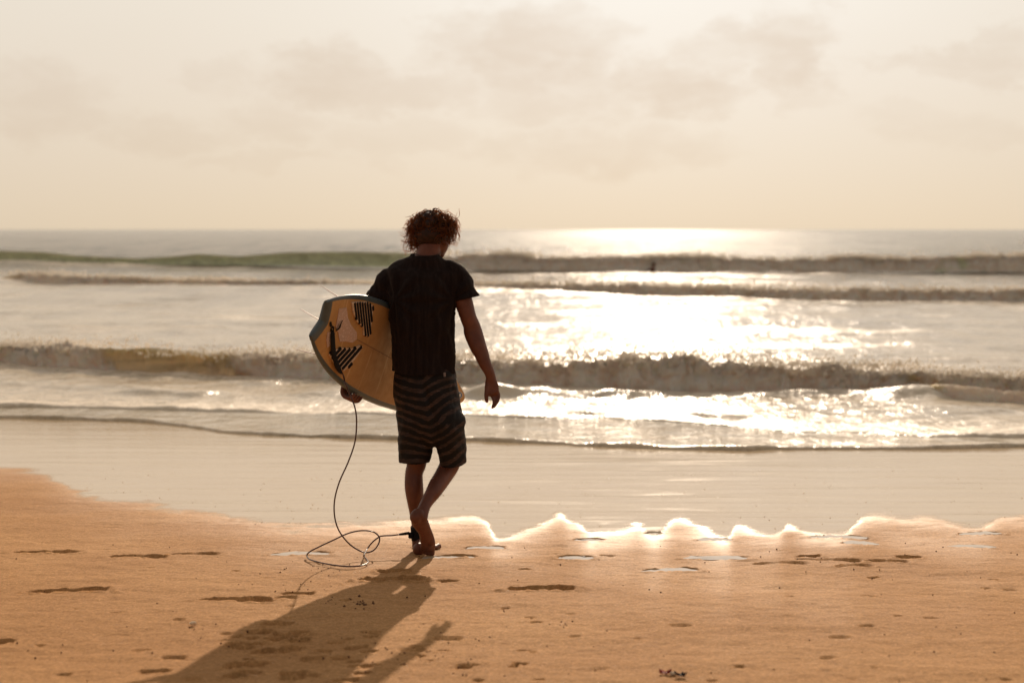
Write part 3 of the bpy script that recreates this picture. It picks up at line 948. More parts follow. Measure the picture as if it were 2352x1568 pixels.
def build_sea():
    t = fan_cols(560)
    y1 = np.interp(t, C1T, C1Y); y2 = np.interp(t, C2T, C2Y)
    wob = 0.035 * fbm(t * 60, t * 0, seed=21) + 0.02 * vn(t * 260, 0, seed=22)
    y1 = y1 + wob
    y2 = np.maximum(y2 + 0.06 * fbm(t * 50, t * 0 + 3, seed=23), y1 + 0.25)
    rows = []
    for s in np.linspace(0, 1, 9) ** 1.5: rows.append(y1 + 0.07 * s)
    for s in np.linspace(0, 1, 26)[1:]: rows.append(y1 + 0.07 + (y2 - y1 - 0.07) * s)
    for s in np.linspace(0, 1, 8)[1:]: rows.append(y2 + 0.09 * s)
    yb = y2 + 0.09
    i0 = 1 / yb; i1 = 1 / 14000.0
    for s in np.linspace(0, 1, 460)[1:]: rows.append(1 / (i0 + (i1 - i0) * s))
    Y = np.array(rows)
    X = Y * t[None]
    lvl = np.maximum(SL + 0 * Y, beach(Y) + 0.012)
    k = 0.03
    lvl = SL + softplus(beach(Y) + 0.008 - SL, k)
    d1 = Y - y1[None]; d2 = Y - y2[None]
    lip = 0.026 * (1 + 0.45 * fbm(X * 2.0, Y * 0.3, seed=31, octv=3))
    Z = lvl - 0.030 + 0.030 * sstep(0, 0.02, d1) + lip * np.sqrt(np.clip(d1 / 0.05, 0, 1)) * (0.55 + 0.45 * np.exp(-np.maximum(d1, 0) / 0.25))
    lip2 = 0.045 * (1 + 0.5 * fbm(X * 1.7, Y * 0.2, seed=33, octv=3)) * np.clip(0.75 + 0.5 * vn(t * 14, 0, seed=34), 0.25, 1.2)[None]
    Z = Z + lip2 * np.sqrt(np.clip(d2 / 0.07, 0, 1)) * np.exp(-np.maximum(d2, 0) / 1.1)
    # chop, each band faded where the grid no longer resolves it
    step = np.gradient(Y, axis=0)
    depthfade = sstep(0.3, 4.0, d2)
    for wl, amp, sd in ((0.45, 0.012, 41), (1.1, 0.030, 42), (2.7, 0.055, 43), (7.0, 0.10, 44), (22.0, 0.22, 45), (70.0, 0.35, 46)):
        res = sstep(0.5, 0.22, step / wl)
        far = 1.0 if wl < 5 else sstep(14, 60, Y)
        n = fbm(X / wl * 0.6, Y / wl, seed=sd, octv=2)
        n = 1 - 2 * np.abs(n)                # sharper crests
        Z = Z + amp * n * res * depthfade * far * 0.6
    # low humps and small wavelets inside the surf
    hum = [(330, 907, 75, .05, .35), (450, 908, 70, .05, .30), (20, 888, 60, .04, .3), (180, 896, 90, .02, .3), (730, 907, 70, .035, .3),
           (1130, 914, 70, .05, .30), (1235, 911, 80, .055, .30), (1400, 912, 60, .075, .3), (1480, 914, 60, .05, .3), (1120, 915, 60, .07, .3),
           (1640, 971, 90, .05, .25), (1120, 960, 70, .03, .2), (1360, 959, 70, .04, .2), (2120, 906, 150, .11, .5), (1850, 908, 120, .04, .3),
           (600, 880, 120, .03, .4), (900, 900, 120, .04, .4), (2250, 960, 120, .03, .3), (2000, 950, 120, .025, .3)]
    for (u, v, hw, hh, w) in hum:
        c = on_level(u, v, SL + hh * .5)
        tt = (u - 1176) / FOC; tw = hw / FOC
        env = np.exp(-(((t - tt) / tw) ** 2))[None]
        dy = (Y - (c[1] + 0.25 * vn(t * 40, u, seed=50)[None]))
        prof = np.where(dy < 0, np.exp(-(dy / (w * 0.5)) ** 2), np.exp(-(dy / (w * 2.2)) ** 2))
        Z = Z + 1.25 * hh * env * prof
    foam = np.exp(-np.maximum(d2, 0) / 0.9) * sstep(0, 0.02, d2) * 1.1
    foam = foam + 0.55 * np.exp(-np.maximum(d1, 0) / 0.10)
    foam = foam + 0.35 * sstep(0, .1, d2) * np.exp(-np.maximum(d2, 0) / 30.0)
    for b in (W1b, W2b, W3b):                # aprons of foam left round each breaker
        b = np.array(b, float)
        pb = on_level(b[:, 0], b[:, 1], SL)
        yb_ = np.interp(t, (b[:, 0] - 1176) / FOC, pb[:, 1])[None]
        foam = foam + 0.8 * np.exp(-((Y - yb_) / (0.035 * yb_)) ** 2)
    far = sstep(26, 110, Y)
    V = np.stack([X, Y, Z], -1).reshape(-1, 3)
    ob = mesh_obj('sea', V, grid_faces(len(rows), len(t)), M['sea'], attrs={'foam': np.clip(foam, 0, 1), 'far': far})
    tag(ob, kind='structure')


build_sea()

spray_pts = []


def breaker(name, base, crest, mat, ncol, foamfn, inner=0.42, seed=0, back=4.5, lump=0.16, spray=6000, jag=0.12):
    base = np.array(base, float); crest = np.array(crest, float)
    t = fan_cols(ncol, inner=inner, nout=24)
    u = t * FOC + 1176
    vb = np.interp(u, base[:, 0], base[:, 1]); vc = np.interp(u, crest[:, 0], crest[:, 1])
    yb = on_level(u, vb, SL)[:, 1]
    yb = yb + 0.004 * yb * fbm(t * 80, 0 * t, seed=seed)
    kc = slope(vc)
    hgt = np.full(len(t), 0.4)
    for _ in range(25):
        hgt = 0.5 * hgt + 0.5 * np.maximum((H + kc * (yb + 0.75 * hgt)) - SL, 0.0)
    hgt = np.maximum(hgt, 0.02)
    frm = foamfn(u + 45 * fbm(t * 30, 0 * t + seed, seed=seed + 20, octv=4))
    sF = np.linspace(0, 1, 26); sB = np.linspace(0, 1, 26)[1:]
    ys, zs, th = [], [], []
    for s in sF:                             # front face, foot to crest
        a = s * np.pi / 2
        ry = 0.75 * (1 - np.cos(a)) ** (0.9)  # rounded tumbling front for foam
        gy = 0.75 * s ** 0.7 * (0.75 + 0.25 * s)   # leaning glassy face
        ys.append((ry, gy)); zs.append((np.sin(a) ** 0.9, s ** 1.25)); th.append(s)
    for s in sB:
        g = np.exp(-(s * 2.1) ** 2)
        ys.append((0.75 + back * s, 0.75 + back * s)); zs.append((g - 0.03 * s, g - 0.03 * s)); th.append(max(0, 1 - 6 * s))
    ys = np.array(ys); zs = np.array(zs); th = np.array(th)
    fm = np.clip(frm, 0, 1)[None]
    yy = ys[:, 0][:, None] * fm + ys[:, 1][:, None] * (1 - fm)
    zz = zs[:, 0][:, None] * fm + zs[:, 1][:, None] * (1 - fm)
    Y = yb[None] + yy * hgt[None]
    hj = hgt * (1 + jag * fm[0] * fbm(t * 9.0 * yb / hgt.mean() * 0.16, 0 * t + seed, seed=seed + 1, octv=5, gain=.62) + jag * .18 * fm[0] * vn(t * 520, 0 * t + seed, seed=seed + 2))
    Z = SL - 0.02 + zz * hj[None]
    X = Y * t[None]
    # cauliflower lumps
    L = hgt.mean()
    q = 1 / (0.55 * L)
    b1 = 1 - np.abs(fbm(X * q, Y * q, Z * q * 1.3, seed=seed + 3, octv=5, gain=.55)) * 1.1
    env = np.sin(np.clip(th, 0, 1) * np.pi * 0.62 + 0.12)[:, None]
    amp = lump * L * env * (0.06 + 0.94 * fm)
    b2 = fbm(X * q * .35, Y * q * .35, Z * q * .5, seed=seed + 8, octv=3)
    Y = Y - (b1 - 0.6) * amp * 1.2 - b2 * amp * 0.9
    Z = Z + (b1 - 0.6) * amp * 0.75
    X = X + (fbm(X * q, Y * q, Z * q, seed=seed + 5, octv=3)) * amp * 0.4
    foam = np.clip(fm + 0.35 * fbm(X * q * .5, Y * 0, Z * q * .6, seed=seed + 30, octv=4) * sstep(0, .3, fm) + 0 * Y, 0, 1)
    foam = np.maximum(foam, np.exp(-((th - 1) / 0.10) ** 2)[:, None] * 0.55)     # feathering lip
    foam = np.maximum(foam, np.exp(-(th / 0.10) ** 2)[:, None] * np.r_[np.ones(26), np.zeros(25)][:, None] * 0.5)
    thin = np.clip(th, 0, 1)[:, None] ** 2 + 0 * Y
    V = np.stack([X, Y, Z], -1).reshape(-1, 3)
    ob = mesh_obj(name, V, grid_faces(len(ys), len(t)), mat, attrs={'foam': foam, 'thin': thin})
    tag(ob, kind='structure')
    # droplets thrown above and ahead of the crest
    if spray:
        w = fm[0] * (np.abs(t) < 0.40) * (0.25 + np.clip(fbm(t * 40, 0 * t, seed=seed + 12), 0, 1))
        cdf = np.cumsum(w); cdf /= cdf[-1]
        idx = np.clip(np.searchsorted(cdf, RNG.random(spray)), 0, len(t) - 2)
        row = np.clip((26 * (0.80 + 0.24 * RNG.random(spray))).astype(int), 0, 28)
        base_p = np.stack([X[row, idx], Y[row, idx], Z[row, idx]], -1)
        h_ = hgt[idx][:, None]
        off = np.column_stack([RNG.normal(0, .12, spray), RNG.normal(.02, .10, spray), np.abs(RNG.exponential(.11, spray)) * (row > 18)]) * h_
        off[:, 0] += RNG.uniform(-.5, .5, spray) * (t[1] - t[0]) * 10
        spray_pts.append((base_p + off, (0.009 + 0.026 * RNG.random(spray) ** 2) * yb[idx] / 20))
    return ob


def f_w1(u):
    f = np.ones_like(u)
    gl = sstep(200, 330, u) * (0.35 + 0.65 * sstep(560, 430, u)) * sstep(720, 560, u)            # the glassy brown stretch at the left
    g2 = sstep(2050, 2100, u) * sstep(2260, 2200, u) * .4
    return f * (1 - gl) * (1 - g2)


def f_w2(u):
    return 0.1 + 0.9 * sstep(40, 80, u)


def f_w3(u):
    return sstep(860, 990, u) * (1 - 0.6 * sstep(2120, 2150, u) * sstep(2230, 2190, u))


breaker('breaking_wave', W3b, W3c, M['green'], 420, f_w3, seed=60, back=6, lump=.22, spray=4500, jag=.10)
breaker('breaking_wave', W2b, W2c, M['brown'], 520, f_w2, seed=70, back=6, lump=.24, spray=6500, jag=.12)
breaker('breaking_wave', W1b, W1c, M['brown'], 760, f_w1, seed=80, back=3.5, lump=.26, spray=15000, jag=.14)
# small late wave peaking at the right in front of the shore break
WSb = [(1900, 915), (2040, 915), (2080, 916), (2130, 925), (2200, 930), (2352, 934), (2700, 936), (3000, 936)]
WSc = [(1900, 914.5), (2040, 913), (2080, 902), (2120, 890), (2150, 885), (2180, 886), (2220, 890), (2280, 896), (2352, 902), (2700, 905), (3000, 910)]


def small_wave():
    base = np.array(WSb, float)
    def ff(u): return sstep(2120, 2200, u)
    breaker_local('breaking_wave', WSb, WSc, M['brown'], ff)


def breaker_local(name, base, crest, mat, ff):
    base = np.array(base, float); crest = np.array(crest, float)
    u = np.linspace(1960, 2900, 300); t = (u - 1176) / FOC
    vb = np.interp(u, base[:, 0], base[:, 1]); vc = np.interp(u, crest[:, 0], crest[:, 1])
    yb = on_level(u, vb, SL)[:, 1]; kc = slope(vc)
    hgt = np.full(len(t), .15)
    for _ in range(25):
        hgt = .5 * hgt + .5 * np.maximum((H + kc * (yb + hgt)) - SL, 0.0)
    hgt = np.maximum(hgt, .004)
    fm = ff(u)[None]
    s = np.linspace(0, 1, 40)[:, None]
    prof = np.where(s < .4, np.sin(np.clip(s / .4, 0, 1) * np.pi / 2) ** 1.1, np.exp(-((s - .4) * 3.4) ** 2))
    Y = yb[None] + s / .4 * hgt[None] * np.where(s < .4, 1, 1.6) + 0
    X = Y * t[None]
    b1 = 1 - np.abs(fbm(X * 9, Y * 9, s * 3, seed=91, octv=4)) * 1.1
    Z = SL - .03 + prof * (hgt[None] + .03) + (b1 - .5) * .035 * fm * prof
    Y = Y - (b1 - .5) * .05 * fm * prof
    foam = fm * 0.95 + 0 * Y
    ob = mesh_obj(name, np.stack([X, Y, Z], -1).reshape(-1, 3), grid_faces(40, 300), mat, attrs={'foam': foam, 'thin': prof ** 3 + 0 * Y})
    tag(ob, kind='structure')


small_wave()


def build_spray():
    P = np.vstack([p for p, r in spray_pts]); R = np.concatenate([r for p, r in spray_pts])
    o = np.array([[1, 0, 0], [-1, 0, 0], [0, 1, 0], [0, -1, 0], [0, 0, 1], [0, 0, -1]], float)
    f = np.array([[0, 2, 4], [2, 1, 4], [1, 3, 4], [3, 0, 4], [2, 0, 5], [1, 2, 5], [3, 1, 5], [0, 3, 5]])
    V = (P[:, None] + o[None] * R[:, None, None] * 0.6).reshape(-1, 3)
    F = (f[None] + 6 * np.arange(len(P))[:, None, None]).reshape(-1, 3)
    tag(mesh_obj('sea_spray', V, F, M['drop'], smooth=True), kind='stuff')


build_spray()

# ------------------------------------------------------------------ surfboard
BT = U(742.0, 738.0, 6.65); BN = U(1066.0, 917.0, 8.1)
BA = BN - BT; BL = float(np.linalg.norm(BA)); BA = BA / BL
_k = 36 / 82.
BW = np.array([_k, -(BA[0] * _k + BA[2]) / BA[1], 1.0]); BW /= np.linalg.norm(BW)
BNn = np.cross(BA, BW)                       # deck normal


def B(s, t, h=0.0):
    s, t, h = np.broadcast_arrays(np.asarray(s, float), np.asarray(t, float), np.asarray(h, float))
    return BT + BA * s[..., None] + BW * t[..., None] + BNn * h[..., None]


# half outline of the fish (distance from notch along the stringer, half width)
OUT_S = np.array([-.030, -.002, .073, .155, .25, .36, .47, .60, .75, .90, 1.05, 1.20, 1.32, 1.43, 1.53, 1.60, 1.645, 1.66])
OUT_W = np.array([.088, .114, .153, .184, .210, .229, .241, .246, .245, .236, .221, .190, .150, .106, .070, .047, .032, .020])


def half_w(s):
    P = catmull(np.column_stack([OUT_S, OUT_W]), 8)
    return np.interp(s, P[:, 0], P[:, 1])


def tail_s(t):
    """where the swallow tail starts for a distance t from the stringer"""
    return 0.004 - 0.034 * np.clip(np.abs(t) / .088, 0, 1) ** 1.0 if True else 0


def thick(s):
    return 0.012 + 0.022 * np.sin(np.clip((s + .15) / 1.95, 0, 1) * np.pi) ** 0.8


def rocker(s):
    return -0.004 * np.clip((s - 0.9) / .76, 0, 1) ** 2


def build_board():
    root = empty('surfboard', B(0.8, 0, 0).tolist())
    tag(root, 'amber fish surfboard with swallow tail and slate blue rails carried under the man\'s left arm', 'surfboard')
    ns = 90
    q = np.linspace(0, 1, ns)
    # columns run tail to nose, each column keeps a relative distance r from the stringer
    def sheet(rs, hfun, name, mat):
        V = []
        for r in rs:
            # start of the column at the tail
            s0 = 0.004 - 0.034 * abs(r)
            s = s0 + (1.66 - s0) * q
            w = half_w(np.maximum(s, -.03)) * r
            # swallow tail: keep tip width at the tail
            V.append(B(s, w, hfun(s, abs(r))))
        V = np.array(V)
        F = grid_faces(len(rs), ns)
        return V.reshape(-1, 3), F
    def hd(s, r): return thick(s) * (1 - 0.35 * r ** 2.5) - 0.0 + rocker(s) - thick(s) * 0.65
    def hb(s, r): return -thick(s) * (1.15 - 0.45 * r ** 4) + rocker(s)
    # deck and bottom
    V, F = sheet(np.linspace(-.885, .885, 41), lambda s, r: hd(s, r), 'deck', None)
    mesh_obj('deck', V, F[:, ::-1], M['deck'], root)
    V, F = sheet(np.linspace(-.80, .80, 31), lambda s, r: hb(s, r), 'bottom', None)
    mesh_obj('bottom', V, F, M['deck'], root)
    # rail: band that wraps from the deck edge round to the bottom, one each side plus tail block
    for sg in (1, -1):
        rows = []
        for a in np.linspace(0, 1, 13):
            ang = a * np.pi
            r = np.where(a < .5, .885 + .115 * np.sin(ang), .80 + .20 * np.sin(ang))
            s0 = 0.004 - 0.034 * r
            s = s0 + (1.66 - s0) * q
            top = hd(s, .885); bot = hb(s, .80)
            h = bot + (top - bot) * (0.5 + 0.5 * np.cos(ang))
            rows.append(B(s, half_w(np.maximum(s, -.03)) * r * sg, h))
        V = np.array(rows).reshape(-1, 3)
        F = grid_faces(13, ns)
        mesh_obj('rail', V, F if sg > 0 else F[:, ::-1], M['rail'], root)
        # slate border along the swallow tail, on the deck
        rr = np.linspace(0.0, 1.0, 14)
        inner = []
        outer = []
        for r in rr:
            s0 = 0.004 - 0.034 * r
            w = half_w(-.03 + 0 * r) if False else None
            so = s0 - 0.006
            to = float(half_w(max(so, -.03))) * r * sg
            si = s0 + 0.030 - .004 * r
            ti = float(half_w(max(si, -.03))) * min(r, .94) * sg
            outer.append((so, to)); inner.append((si, ti))
        o = np.array(outer); i = np.array(inner)
        rows = [B(i[:, 0], i[:, 1], hd(i[:, 0], np.minimum(rr, .885)) + .0015), B(o[:, 0], o[:, 1], hd(o[:, 0], rr) + .0015),
                B(o[:, 0] - .006, o[:, 1], -.006), B(o[:, 0] - .004, o[:, 1], hb(o[:, 0], rr) - .0015), B(i[:, 0], i[:, 1], hb(i[:, 0], np.minimum(rr, .8)) - .0015)]
        V = np.array(rows).reshape(-1, 3)
        mesh_obj('tail_block', V, grid_faces(5, len(rr)), M['rail'], root)

    def deck_h(s, t):
        return hd(s, np.clip(np.abs(t) / half_w(s), 0, .885))

    def plate(name, poly, mat, parent, up=.002, th=.003):
        poly = np.array(poly, float)
        top = B(poly[:, 0], poly[:, 1], deck_h(poly[:, 0], poly[:, 1]) + up + th)
        bot = B(poly[:, 0], poly[:, 1], deck_h(poly[:, 0], poly[:, 1]) + up - .004)
        me = bpy.data.meshes.new(name)
        n = len(poly)
        faces = [tuple(range(n))] + [tuple(range(2 * n - 1, n - 1, -1))] + [((i + 1) % n, i, n + i, n + (i + 1) % n) for i in range(n)]
        me.from_pydata(np.vstack([top, bot]).tolist(), [], faces)
        if mat: me.materials.append(mat)
        ob = bpy.data.objects.new(name, me); COL.objects.link(ob)
        ob.parent = parent; ob.matrix_parent_inverse = Matrix.Translation(-Vector(parent.location))
        return ob

    # stringer line
    s = np.linspace(.07, 1.6, 40)
    V = np.vstack([B(s, 0.0012 + .002, deck_h(s, 0 * s) + .0015), B(s, -0.0012 + .002, deck_h(s, 0 * s) + .0015)])
    mesh_obj('stringer', V, grid_faces(2, 40)[:, ::-1], M['stringer'], root)

    up = [(0.145, 0.145), (0.20, .166), (0.271, 0.186), (0.32, 0.187), (0.342, 0.173), (.365, .13), (0.381, 0.096), (0.406, 0.056), (0.401, 0.04), (0.351, 0.035), (0.329, 0.066), (0.251, 0.077), (0.188, 0.107)]
    lo = [(0.212, -0.072), (0.32, -0.045), (0.358, -0.017), (0.391, -0.016), (0.379, -0.068), (0.354, -0.129), (0.329, -0.165), (0.225, -0.153), (0.153, -0.128), (0.150, -0.116)]
    wh = [(0.069, 0.088), (0.124, 0.11), (0.167, 0.072), (0.219, 0.049), (0.292, 0.031), (0.316, 0.003), (0.292, -0.023), (0.233, -0.033), (0.186, -0.048), (0.142, -0.013), (0.104, 0.005)]
    wl = [(.060, -.035), (.085, -.028), (.125, -.085), (.112, -.10), (.075, -.068)]
    plate('grip_patch', wh, M['wax'], root, .0, .004)
    plate('grip_patch', wl, M['wax'], root, .0, .004)

    def inside(poly, s, t):
        c = False; n = len(poly)
        for i in range(n):
            (x1, y1), (x2, y2) = poly[i], poly[(i + 1) % n]
            if (y1 > t) != (y2 > t) and s < (x2 - x1) * (t - y1) / (y2 - y1) + x1: c = not c
        return c

    def crop_to_board(cx, cy):
        u = (740 + cx / 4.357) / 1.0884; v = (680 + cy / 4.357) / 1.0884
        r = ray(u, v); tt = np.dot(BT - C0, BNn) / np.dot(r, BNn); P = C0 + r * tt - BT
        return np.array([P @ BA, P @ BW])

    def ribs(poly, p0, p1, step_pt, pad):
        """black foam ribs laid parallel across a pad outline"""
        d = crop_to_board(*p1) - crop_to_board(*p0); d /= np.linalg.norm(d)
        nrm = np.array([-d[1], d[0]])
        st = abs((crop_to_board(*step_pt) - crop_to_board(*p0)) @ nrm)
        P = np.array(poly); c0 = P.mean(0); pr = (P - c0) @ nrm
        k = np.arange(math.floor(pr.min() / st), math.ceil(pr.max() / st) + 1)
        first = None
        for kk in k:
            for half in (0,):
                off = (kk + .5) * st
                L = np.arange(-.3, .3, .003)
                pts = c0 + off * nrm + L[:, None] * d
                ins = np.array([inside(poly, a, b) for a, b in pts])
                if ins.sum() < 5: continue
                runs = np.split(np.where(ins)[0], np.where(np.diff(np.where(ins)[0]) > 1)[0] + 1)
                for r_ in runs:
                    if len(r_) < 5: continue
                    a = pts[r_[0]]; b = pts[r_[-1]]; hw = st * .29
                    plate('rib', [a - nrm * hw, b - nrm * hw, b + nrm * hw, a + nrm * hw], M['rubber'], pad, .0075, .004)
    pa = plate('traction_pad', up, M['padbase'], root, .0045, .003)
    ribs(up, (640, 330), (655, 540), (668, 330), pa)
    pb = plate('traction_pad', lo, M['padbase'], root, .0045, .003)
    ribs(lo, (500, 1030), (690, 800), (530, 1055), pb)
    # leash plug
    sp = Soup(); c = B(.085, -.012, .0); th = np.linspace(0, 2 * np.pi, 20, endpoint=False)
    P = [B(.085 + r * np.cos(th), -.012 + r * np.sin(th), float(deck_h(np.array(.085), np.array(0.))) + h) for r, h in ((.014, 0), (.014, .003), (.009, .003), (.008, -.004))]
    mesh_obj('leash_plug', np.vstack(P), grid_faces(4, 20, True), M['black'], root)
    # keel and side fins on the bottom
    for (s0, t0, cant, toe, hh, L) in ((.13, .14, .16, -.04, .125, .13), (.05, .0, .12, -.02, .120, .11), (.13, -.145, -.14, .12, .105, .13)):
        n = 14; rows = []
        for i in range(n):
            z = i / (n - 1)
            front = s0 + L * (1 - z) ** .8 * 1.0 + (-.02) * z
            back_ = s0 - .055 * z ** 1.6
            ch = np.linspace(0, 1, 10)
            sx = back_ + (front - back_) * ch
            tk = .0028 * np.sin(ch * np.pi) * (1 - .6 * z) + .0004
            tw = t0 + cant * hh * z + toe * (sx - s0)
            top = B(sx, tw + tk, -.025 - hh * z); bot = B(sx, tw - tk, -.025 - hh * z)
            rows.append(np.vstack([top, bot[::-1]]))
        mesh_obj('fin', np.vstack(rows), grid_faces(n, 20, True), M['fin'], root)
    # round sticker near the nose: blue disc with a pale leaping shape
    P0 = BT
    sc_s, sc_t = 1.575, .008
    th = np.linspace(0, 2 * np.pi, 28, endpoint=False)
    r0 = .034
    plate('sticker_border', [(sc_s + r0 * 1.14 * math.cos(a) * 1.0, sc_t + .5 * r0 * 1.14 * math.sin(a)) for a in th], M['white'], root, .0022, .0005)
    plate('sticker', [(sc_s + r0 * math.cos(a), sc_t + .5 * r0 * math.sin(a)) for a in th], M['blue'], root, .003, .0006)
    plate('sticker_emblem', [(sc_s + r0 * a, sc_t + .5 * r0 * b) for a, b in ((-.5, -.3), (-.1, -.5), (.4, -.35), (.55, .1), (.2, .15), (.35, .5), (-.05, .62), (-.2, .1), (-.55, .15))], M['white'], root, .0038, .0006)
    return root, deck_h


board, deck_h = build_board()


def dB(cx, cy, h=.01):
    """point on the deck seen at a position of the enlarged tail view"""
    u = (740 + cx / 4.357) / 1.0884; v = (680 + cy / 4.357) / 1.0884
    r = ray(u, v); tt = np.dot(BT + BNn * h - C0, BNn) / np.dot(r, BNn)
    return C0 + r * tt


# ------------------------------------------------------------------ leash
def build_leash():
    root = empty('leash', on_beach(780, 1300).tolist())
    tag(root, 'dark urethane surf leash looping over the sand from the board tail to the ankle cuff', 'leash')
    pts = [(783, 850, 6.86), (793, 880, 6.85), (803, 905, 6.85), (815, 935, 6.85), (819, 970, 6.85), (815, 1015, 6.85), (800, 1060, 6.85), (780, 1105, 6.86),
           (769, 1145, 6.87), (768, 1180, 6.88), (775, 1210, 6.88), (790, 1235, 6.9), (812, 1256, 6.92), (838, 1268, 6.93), (858, 1263, 6.95), (870, 1247, 6.97),
           (871, 1233, 6.98), (860, 1222, 6.98), (842, 1218, 6.97), (820, 1219, 6.96), (795, 1226, 6.95), (765, 1240, 6.93), (735, 1254, 6.93), (712, 1266, 6.95),
           (705, 1278, 6.97), (712, 1287, 6.91), (740, 1295, 6.86), (775, 1301, 6.82), (805, 1303, 6.81), (830, 1301, 6.83), (843, 1296, 6.87), (845, 1291, 6.9),
           (838, 1282, 6.97), (836, 1275, 7.0), (842, 1262, 7.02), (855, 1245, 7.04), (870, 1233, 7.05), (880, 1230, 7.06), (900, 1229, 7.07), (916, 1227, 7.08)]
    P = np.array([U(*p) for p in pts])
    for i_ in range(23, 34):
        P[i_] = on_beach(pts[i_][0], pts[i_][1], .006 + (.03 if i_ in (23, 33) else 0))
    P = np.vstack([dB(500, 1090, .02), dB(520, 1140, .03), P[1:]])
    g = beach(P[:, 1]) + .012
    P[:, 2] = np.maximum(P[:, 2], g)
    P = catmull(P, 8)
    P[:, 2] = np.maximum(P[:, 2], beach(P[:, 1]) + .006)
    V, F = tube(P, .0037, 10)
    s = Soup(); s.add(V, F); s.build('cord', M['cord'], root)
    # swivel and stiff end at the cuff
    A = U(916, 1227, 7.08); Bq = U(940, 1223.5, 7.09)
    pp = np.array([A + (Bq - A) * k for k in (0, .15, .3, .5, .7, .9, 1)])
    s = Soup(); s.add(*tube(pp, [.0045, .0055, .0065, .0068, .0072, .0078, .0078], 12)); s.build('swivel', M['rubber'], root)
    # cuff wrapped round the ankle, hollow band
    R = []
    cen = [(955.5, 1208.5, 7.13), (955.8, 1214, 7.13), (956.5, 1224, 7.13), (957.5, 1234, 7.13), (958, 1239.5, 7.13)]
    th = np.linspace(0, 2 * np.pi, 32, endpoint=False)
    for rr in (1.0, .80):
        for c in (cen if rr == 1.0 else cen[::-1]):
            cc = U(*c)
            R.append(cc + np.column_stack([.0285 * rr * np.cos(th), .033 * rr * np.sin(th), 0 * th + .001 * np.sin(3 * th)]))
    V = np.vstack(R); n = 10
    F = grid_faces(n, 32, True)
    k = np.arange(32); k2 = (k + 1) % 32
    F = np.vstack([F, np.stack([(n - 1) * 32 + k, (n - 1) * 32 + k2, k2, k], -1)])
    mesh_obj('cuff', V, F, M['black'], root)
    c = U(943, 1229, 7.10)
    bm = bmesh.new(); bmesh.ops.create_cube(bm, size=1); bmesh.ops.scale(bm, vec=(.022, .022, .030), verts=bm.verts)
    bmesh.ops.bevel(bm, geom=bm.edges[:], offset=.004, segments=2, affect='EDGES')
    bmesh.ops.translate(bm, vec=c, verts=bm.verts)
    bm_obj('cuff_tab', bm, M['black'], root)
    # fabric rail saver on the deck
    mid = [dB(400, 640, .016), dB(400, 700, .018), dB(405, 800, .018), dB(415, 900, .019), dB(440, 1000, .020), dB(470, 1060, .020), dB(495, 1100, .02)]
    P = catmull(mid, 5)
    hw = np.interp(np.linspace(0, 1, len(P)), [0, .1, .5, .85, 1], [.008, .0155, .0160, .0135, .006])
    T = np.gradient(P, axis=0); T /= np.linalg.norm(T, axis=1)[:, None]
    S = np.cross(T, BNn); S /= np.linalg.norm(S, axis=1)[:, None]
    th = np.linspace(0, 2 * np.pi, 12, endpoint=False)
    V = (P[:, None] + hw[:, None, None] * np.cos(th)[None, :, None] * S[:, None] + .005 * np.sin(th)[None, :, None] * BNn[None, None]).reshape(-1, 3)
    mesh_obj('rail_saver', V, grid_faces(len(P), 12, True), M['black'], root)
    # string through the plug
    for pts2, r in (([dB(400, 660, .014), dB(380, 600, .014), dB(372, 560, .012), dB(380, 545, .010), dB(392, 580, .012), dB(410, 640, .014)], .0018),
                    ([dB(378, 545, .012), dB(382, 570, .013), dB(378, 590, .013)], .0042)):
        s = Soup(); s.add(*tube(catmull(pts2, 6), r, 8)); s.build('plug_string', M['black'], root)
    # loose flap of the saver
    Pf = catmull([dB(435, 640, .012), dB(470, 610, .02), dB(485, 575, .022), dB(508, 525, .014)], 6)
    hw = np.interp(np.linspace(0, 1, len(Pf)), [0, .2, .5, 1], [.003, .0065, .0075, .001])
    T = np.gradient(Pf, axis=0); T /= np.linalg.norm(T, axis=1)[:, None]; S = np.cross(T, BNn)
    V = (Pf[:, None] + hw[:, None, None] * np.cos(th)[None, :, None] * S[:, None] + .002 * np.sin(th)[None, :, None] * BNn[None, None]).reshape(-1, 3)
    mesh_obj('strap_end', V, grid_faces(len(Pf), 12, True), M['black'], root)


build_leash()

# ------------------------------------------------------------------ the man
HC = U(995.5, 533.0, 7.19)                   # head centre
hf = np.array([.42, .78, -.46]); hf /= np.linalg.norm(hf)
hu = np.array([-.03, .5, .87]); hu -= hf * (hu @ hf); hu /= np.linalg.norm(hu)
hs = np.cross(hf, hu)                        # to his right
HM = np.array([hs, hf, hu])


def hp(x, y, z):
    return HC + hs * x + hf * y + hu * z


def finger(s, pts, r0, r1):
    P = catmull(pts, 5)
    s.add(*tube(P, np.linspace(r0, r1, len(P)), 12))
    s.ellipsoid(P[-1], (r1, r1, r1), seg=10, rings=7)
    s.ellipsoid(P[0], (r0, r0, r0), seg=10, rings=7)


